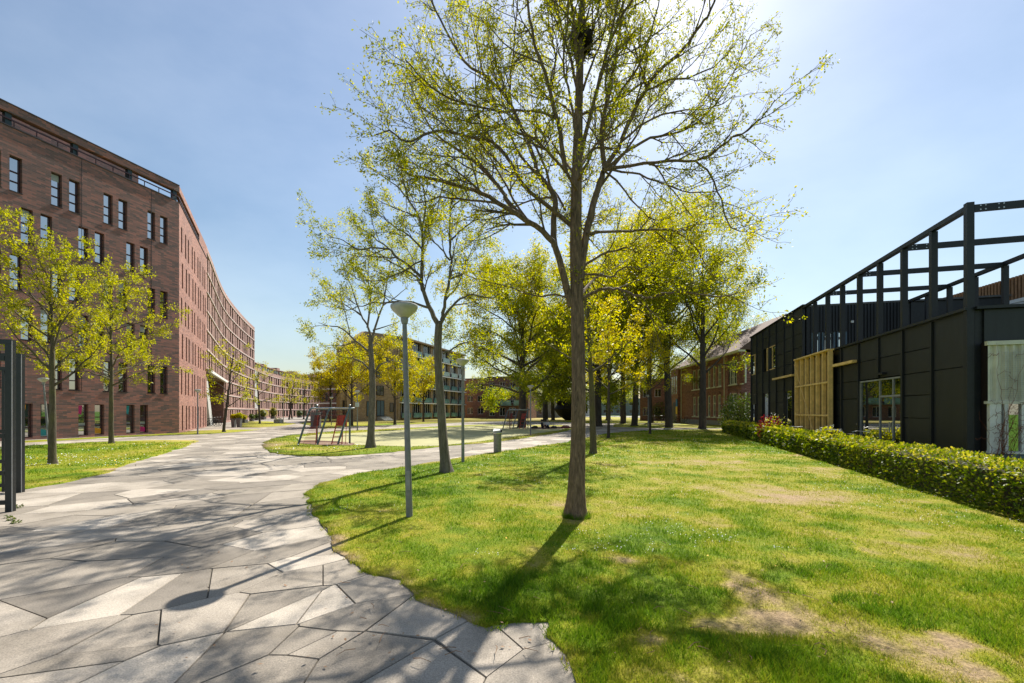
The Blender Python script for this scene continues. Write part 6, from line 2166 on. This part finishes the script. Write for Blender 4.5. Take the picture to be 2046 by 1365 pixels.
# ------------------------------------------------------------------ clipped hedge before the black pavilion
H0, H1, H2 = gp(2130, 1072), gp(1700, 934), gp(1432, 866)
e = empty('hedge', H1)
tag(e, 'long clipped beech hedge between the lawn and the black pavilion', 'hedge')
a0 = V2(5.6, -1.0); a1 = V2(7.85, 6.75); a2 = V2(12.4, 20.6); a3 = V2(17.0, 35.5)
hp = catmull([a0, a1, a2, a3], 24)
hp = resample(hp, .25)
HW, HH = .85, .78
core = MB()
CC, NN, WT = [], [], []
R_ = np.random.RandomState(6)
for i in range(len(hp) - 1):
    p, q = hp[i], hp[i + 1]
    th, L = seat_on(p, q)
    nrm = Vector((math.sin(th), -math.cos(th), 0))         # to the right of travel = pavilion side
    core.frame(p, th); core.box(-.02, L + .02, -HW + .10, -.10, 0, HH - .09)
    hv = HH + .10 * (float(fnoise(p.x * .8, p.y * .8, 44, 3)) - .5)
    n = int(1900 * L * min(1.9, max(.30, 9.0 / max(p.y, 3))))
    u = R_.rand(n); s = R_.rand(n)
    wob = 1 + .06 * (fnoise(np.full(n, p.x), u + p.y, 3, 3) - .5)
    per_ = HH * 2 + HW
    s = s * per_
    off = np.where(s < HH, 0, np.where(s < HH + HW, s - HH, HW))
    z = np.where(s < HH, s, np.where(s < HH + HW, HH, per_ - s))
    bumpy = .20 * (fnoise((p.x + p.y) * 1.3 + u, z * 2.2 + off * 2, 12, 3) - .5)
    z = z * (hv / HH)
    X = p.x + (q.x - p.x) * u + nrm.x * off; Y = p.y + (q.y - p.y) * u + nrm.y * off
    nx = np.where(s < HH, -nrm.x, np.where(s < HH + HW, 0, nrm.x)); ny = np.where(s < HH, -nrm.y, np.where(s < HH + HW, 0, nrm.y)); nz = np.where((s >= HH) & (s < HH + HW), 1, 0)
    dep = bumpy + R_.normal(0, .025, n)
    CC.append(np.stack([X + nx * dep, Y + ny * dep, np.maximum(.03, z + nz * dep)], 1)); NN.append(np.stack([nx, ny, nz.astype(float)], 1)); WT.append(np.clip(Y / 12.0, .75, 2.0))
C = np.concatenate(CC); N_ = np.concatenate(NN); wt = np.concatenate(WT)[:, None]
n = len(C)
ax = N_ * .5 + R_.normal(0, .6, (n, 3)); ax[:, 2] += .15; ax /= np.linalg.norm(ax, axis=1, keepdims=True)
sd = np.cross(ax, N_ + R_.normal(0, .5, (n, 3))); sd /= np.linalg.norm(sd, axis=1, keepdims=True)
nn = np.cross(sd, ax)
ln = .085 * wt * R_.uniform(.65, 1.3, (n, 1)); wd = ln * .62
V = np.stack([C, C + ax * ln * .5 + sd * wd * .5 + nn * ln * .1, C + ax * ln, C + ax * ln * .5 - sd * wd * .5 + nn * ln * .1], 1)
dead = R_.rand(n) < .05
tn = np.clip(R_.normal(.34, .24, n) + .5 * (C[:, 2] > HH - .12) * R_.rand(n) + .3 * (fnoise(C[:, 0] * 1.5, C[:, 1] * 1.5, 8, 3) - .5), 0, 1)  # leaves near the top paler: the shine there is put into their tone
# stray shoots standing out of the clipped top and face
SC, SN = [], []
for k in range(420):
    i = int(R_.rand() ** 1.6 * (len(hp) - 2)); p = hp[i]
    o_ = R_.rand() * HW; b_ = np.array([p.x + .94 * o_, p.y - .3 * o_, HH - .03])
    d_ = np.array([R_.normal(0, .35), R_.normal(0, .35), 1.0]); d_ /= np.linalg.norm(d_)
    L_ = R_.uniform(.06, .2)
    for j in range(R_.randint(4, 8)):
        SC.append(b_ + d_ * L_ * R_.rand() + R_.normal(0, .012, 3)); SN.append(R_.normal(0, 1, 3) + np.array([0, 0, .4]))
SC, SN = np.array(SC), np.array(SN); m_ = len(SC)
SN /= np.linalg.norm(SN, axis=1, keepdims=True)
sd2 = np.cross(SN, R_.normal(0, 1, (m_, 3))); sd2 /= np.linalg.norm(sd2, axis=1, keepdims=True)
l2 = .06 * R_.uniform(.6, 1.2, (m_, 1)) * np.clip(SC[:, 1:2] / 12, .75, 2)
V = np.concatenate([V, np.stack([SC, SC + SN * l2 * .5 + sd2 * l2 * .3, SC + SN * l2, SC + SN * l2 * .5 - sd2 * l2 * .3], 1)])
tn = np.concatenate([tn, R_.uniform(.4, 1, m_)])
core.build('branch_core', M['bark_dark'], e)
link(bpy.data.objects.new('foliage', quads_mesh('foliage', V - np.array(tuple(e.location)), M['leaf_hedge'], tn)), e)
print('hedge leaves', n)

# shrubs behind the hedge
def shrub(loc, r, n, size, zs, leafm, label, seed, flowers=0):
    e = empty('shrub', loc)
    tag(e, label, 'shrub')
    rng = random.Random(seed)
    mb = MB()
    for k in range(9):
        a = rng.uniform(0, 6.28)
        mb.tube([(0, 0, -.05), (math.cos(a) * r * .3, math.sin(a) * r * .3, r * zs * .8), (math.cos(a) * r * .7, math.sin(a) * r * .7, r * zs * 1.5)], [.02, .013, .005], 5)
    mb.build('stems', M['bark_dark'], e, loc=(0, 0, 0))
    V, tn = shrub_quads(seed, (0, 0, r * zs), r, n, size, zs, .3)
    link(bpy.data.objects.new('foliage', quads_mesh('foliage', V, M[leafm], tn)), e)
    if flowers:
        V, tn = shrub_quads(seed + 1, (0, 0, r * zs * 1.1), r * 1.02, flowers, .07, zs, .85)
        V = V[V[:, 0, 2] > r * zs * .9]
        link(bpy.data.objects.new('blossom', quads_mesh('blossom', V, M['petal'])), e)
shrub(pos(K0, thK, kt(5.2), -1.0, 0), .55, 1500, .10, .95, 'leaf_lime', 'light green shrub with white blossom beside the glass door', 31, 420)
shrub(pos(K0, thK, kt(11.8), -1.1, 0), .62, 900, .10, 1.2, 'leaf_red', 'red leaved shrub by the dark pavilion wall', 33)
shrub(pos(K0, thK, kt(11.0), -1.0, 0), .6, 220, .10, 1.3, 'leaf_lime', 'thin pale twigged shrub beside the red one', 35, 120)
shrub(gp(1484, 862.5), 1.7, 3000, .15, .95, 'leaf_shrub', 'dark green bush at the corner of the black pavilion', 37, 150)
shrub(gp(1468, 860.5), 1.3, 1800, .15, .9, 'leaf_shrub', 'lower dark bush at the far end of the hedge', 39)
shrub(gp(1345, 841.5), 1.6, 1500, .2, 1.1, 'leaf_shrub', 'dark clipped bush by the low brick wing', 41)
shrub(gp(1322, 840.5), 1.6, 1500, .2, 1.1, 'leaf_shrub', 'dark bush behind the row of school bicycles', 43)
# weeds in the joints at the gate foot
for k, (x, y, r) in enumerate([(36, 1015, .06), (22, 1040, .05), (32, 1046, .05), (15, 1035, .04)]):
    V, tn = shrub_quads(60 + k, (0, 0, r * .4), r, 60, .03, .5, .2)
    o = inst('weed', quads_mesh('weed', V, M['leaf_shrub'], tn), None, gp(x, y))
    tag(o, 'small green weed in the paving joint at the gate foot', 'weed', 'weeds at the gate foot')
# ================================================================== grass blades and daisies
R_ = np.random.RandomState(77)
def scatter(key, y0, y1, dens0, yref, xlim=1.9, ycut=1e9):
    poly = lawn_polys[key]
    n = int(dens0 * yref ** 2 * 2 * xlim * math.log(y1 / y0) * 1.0)
    y = y0 * (y1 / y0) ** R_.rand(n)
    x = (R_.rand(n) * 2 - 1) * (xlim * y + .6)
    m = in_poly(x, y, poly)
    return x[m], y[m]
def blades(key, y0, y1, dens0, yref, hmul=1.0):
    x, y = scatter(key, y0, y1, dens0, yref)
    d = dry(x, y)
    if key == 'middle':
        mk = ~(in_poly(x, y, COURT) | in_poly(x, y, SOIL) | in_poly(x, y, SOIL2)); x, y, d = x[mk], y[mk], d[mk]
    keep = R_.rand(len(x)) > np.clip((d - .5) * 1.5, 0, .72)
    # lush tufts and thin places
    tuft = fnoise(x * 2.2, y * 2.2, 41, 3)
    keep &= R_.rand(len(x)) < .35 + 1.1 * tuft
    x, y, d, tuft = x[keep], y[keep], d[keep], tuft[keep]
    n = len(x)
    h = (.028 + .055 * np.clip(tuft - .25, 0, 1)) * (1.25 - d) * R_.uniform(.5, 1.4, n) * hmul
    h *= np.where(y < 4.6, 1.25, 1.0)
    w = .0028 * np.maximum(1, y / 3.6) * R_.uniform(.7, 1.3, n)
    h *= np.clip(y / 14, 1, 1.8)
    a = R_.rand(n) * 6.283
    lean = h * R_.uniform(.1, 1.0, n)
    la = R_.rand(n) * 6.283
    z = lawn_z(x, y) - .004 if key in ('right', 'left') else np.full(n, .010)
    sx, sy = np.cos(a) * w, np.sin(a) * w
    mx, my = np.cos(la) * lean, np.sin(la) * lean
    V = np.zeros((n, 3, 3))
    V[:, 0] = np.stack([x - sx, y - sy, z], 1)
    V[:, 1] = np.stack([x + sx, y + sy, z], 1)
    V[:, 2] = np.stack([x + mx, y + my, z + h], 1)
    tone = np.clip(d * .85 + R_.normal(0, .10, n), 0, 1)
    return V, tone
Vs, Ts = [], []
for key, y0, y1, dn, yr in (('right', 2.4, 40, 5200, 4.0), ('left', 8, 24, 3000, 4.0), ('middle', 16, 45, 1800, 4.0)):
    v, t = blades(key, y0, y1, dn, yr)
    Vs.append(v); Ts.append(t)
V = np.concatenate(Vs); tn = np.concatenate(Ts)
o = link(bpy.data.objects.new('grass', quads_mesh('grass', V, M['blade'], tn)))
tag(o, 'short green and straw coloured grass growing over the lawns', 'grass', kind='stuff')
print('blades', len(V))
# taller grass fringe and tufts along the near path edge and the trunk foot
Vs, Ts = [], []
def tufts(cx, cy, n, r, hh, d0=.12):
    a = R_.rand(n) * 6.283; rr = r * np.sqrt(R_.rand(n))
    x, y = cx + np.cos(a) * rr, cy + np.sin(a) * rr
    h = hh * R_.uniform(.5, 1.3, n); w = .0035
    la = R_.rand(n) * 6.283; lean = h * R_.uniform(.2, 1.1, n); b = R_.rand(n) * 6.283
    V = np.zeros((n, 3, 3)); z = np.full(n, .005)
    V[:, 0] = np.stack([x - np.cos(b) * w, y - np.sin(b) * w, z], 1); V[:, 1] = np.stack([x + np.cos(b) * w, y + np.sin(b) * w, z], 1)
    V[:, 2] = np.stack([x + np.cos(la) * lean, y + np.sin(la) * lean, z + h], 1)
    Vs.append(V); Ts.append(np.clip(R_.normal(d0, .08, n), 0, 1))
ed = G(EDGE_RIGHT[:17])
for p, q in zip(ed, ed[1:]):
    L = (q - p).length
    for k in range(int(L / .05)):
        t = R_.rand(); x, y = p.x + (q.x - p.x) * t + R_.normal(0.03, .04), p.y + (q.y - p.y) * t + R_.normal(0, .04)
        if R_.rand() < .75: tufts(x, y, 14, .04, .045, float(dry(x, y)) * .8)
for k in range(60):
    a = R_.rand() * 6.283; tufts(gp(1152, 1035).x + math.cos(a) * .19, 7.02 + math.sin(a) * .19, 16, .05, .10, .2)
for k in range(420):
    y = 2.6 + 2.3 * R_.rand(); x = R_.uniform(.2, 1.25 * y)
    if in_poly(np.array([x]), np.array([y]), lawn_polys['right'])[0] and float(dry(x, y)) < .4 and fnoise(x * 1.4, y * 1.4, 55, 2) > .5: tufts(x, y, 34, .07, .085, .06)
V = np.concatenate(Vs); tn = np.concatenate(Ts)
o = link(bpy.data.objects.new('grass_tufts', quads_mesh('grass_tufts', V, M['blade'], tn)))
tag(o, 'longer grass tufts along the path edge and front lawn', 'grass', kind='stuff')

# daisies: little white discs in drifts
def flowers(n, key, y0, y1, thr, seed, size):
    y = y0 * (y1 / y0) ** R_.rand(n); x = (R_.rand(n) * 2 - 1) * 1.25 * y
    m = in_poly(x, y, lawn_polys[key]) & ~in_poly(x, y, COURT); x, y = x[m], y[m]
    m = (fnoise(x * .45, y * .45, seed, 3) + .35 * (vnoise(x * 3, y * 3, seed + 3) - .5) > thr) & (dry(x, y) < .66) & ((y > 5.0) | (x > 2.2)); x, y = x[m], y[m]
    n = len(x); r = size * R_.uniform(.7, 1.3, n) * np.clip(y / 8, 1, 2.2)
    z = .055 + .02 * R_.rand(n)
    tx, ty = R_.normal(0, .35, n), R_.normal(0, .35, n)
    V = np.zeros((n, 6, 3))
    for k in range(6):
        a = k * math.pi / 3
        dx, dy = np.cos(a) * r, np.sin(a) * r
        V[:, k] = np.stack([x + dx, y + dy, z + dx * tx + dy * ty], 1)
    return V
V = np.concatenate([flowers(17000, 'right', 3.6, 30, .57, 61, .0055), flowers(13000, 'left', 8.5, 24, .52, 65, .0075), flowers(3000, 'middle', 16, 28, .58, 67, .010)])
o = link(bpy.data.objects.new('daisies', quads_mesh('daisies', V, M['petal'])))
tag(o, 'tiny white daisies scattered in drifts over the lawn', 'flowers', kind='stuff')
print('daisies', len(V))
V = np.concatenate([flowers(420, 'right', 4.5, 20, .57, 71, .010), flowers(400, 'left', 8.5, 16, .5, 73, .012)])
o = link(bpy.data.objects.new('dandelions', quads_mesh('dandelions', V, M['dandelion'])))
tag(o, 'a few yellow dandelions in the lawn', 'flowers', kind='stuff')

# fallen twigs and dry leaves lying on the lawn and along the path edge
mb = MB()
rng = random.Random(91)
spots = [gp(rng.uniform(1180, 1750), rng.uniform(1080, 1330)) for _ in range(34)] + [gp(rng.uniform(640, 1080), rng.uniform(1060, 1330)) for _ in range(26)]
for q in spots:
    a, L = rng.uniform(0, 6.28), rng.uniform(.04, .16)
    z = .035
    d = Vector((math.cos(a), math.sin(a), 0)) * L
    mb.tube([q + Vector((0, 0, z)), q + d * .5 + Vector((rng.gauss(0, .01), rng.gauss(0, .01), z + .012)), q + d + Vector((0, 0, z + .004))], [.003, .0026, .0015], 4, False)
for _ in range(160):
    q = gp(rng.uniform(300, 1900), rng.uniform(1000, 1340)) + Vector((0, 0, .012 if rng.random() < .5 else .04))
    a = rng.uniform(0, 6.28); r = rng.uniform(.010, .022)
    u = Vector((math.cos(a), math.sin(a), rng.uniform(-.2, .3))) * r; w = Vector((-math.sin(a), math.cos(a), rng.uniform(-.2, .3))) * r * .55
    mb.add([q - u, q + w, q + u, q - w], [(0, 1, 2, 3)])
o = mb.build('leaf_litter', M['slat_brown'])
tag(o, 'small fallen twigs and dry leaves on lawn and path', 'litter', kind='stuff')
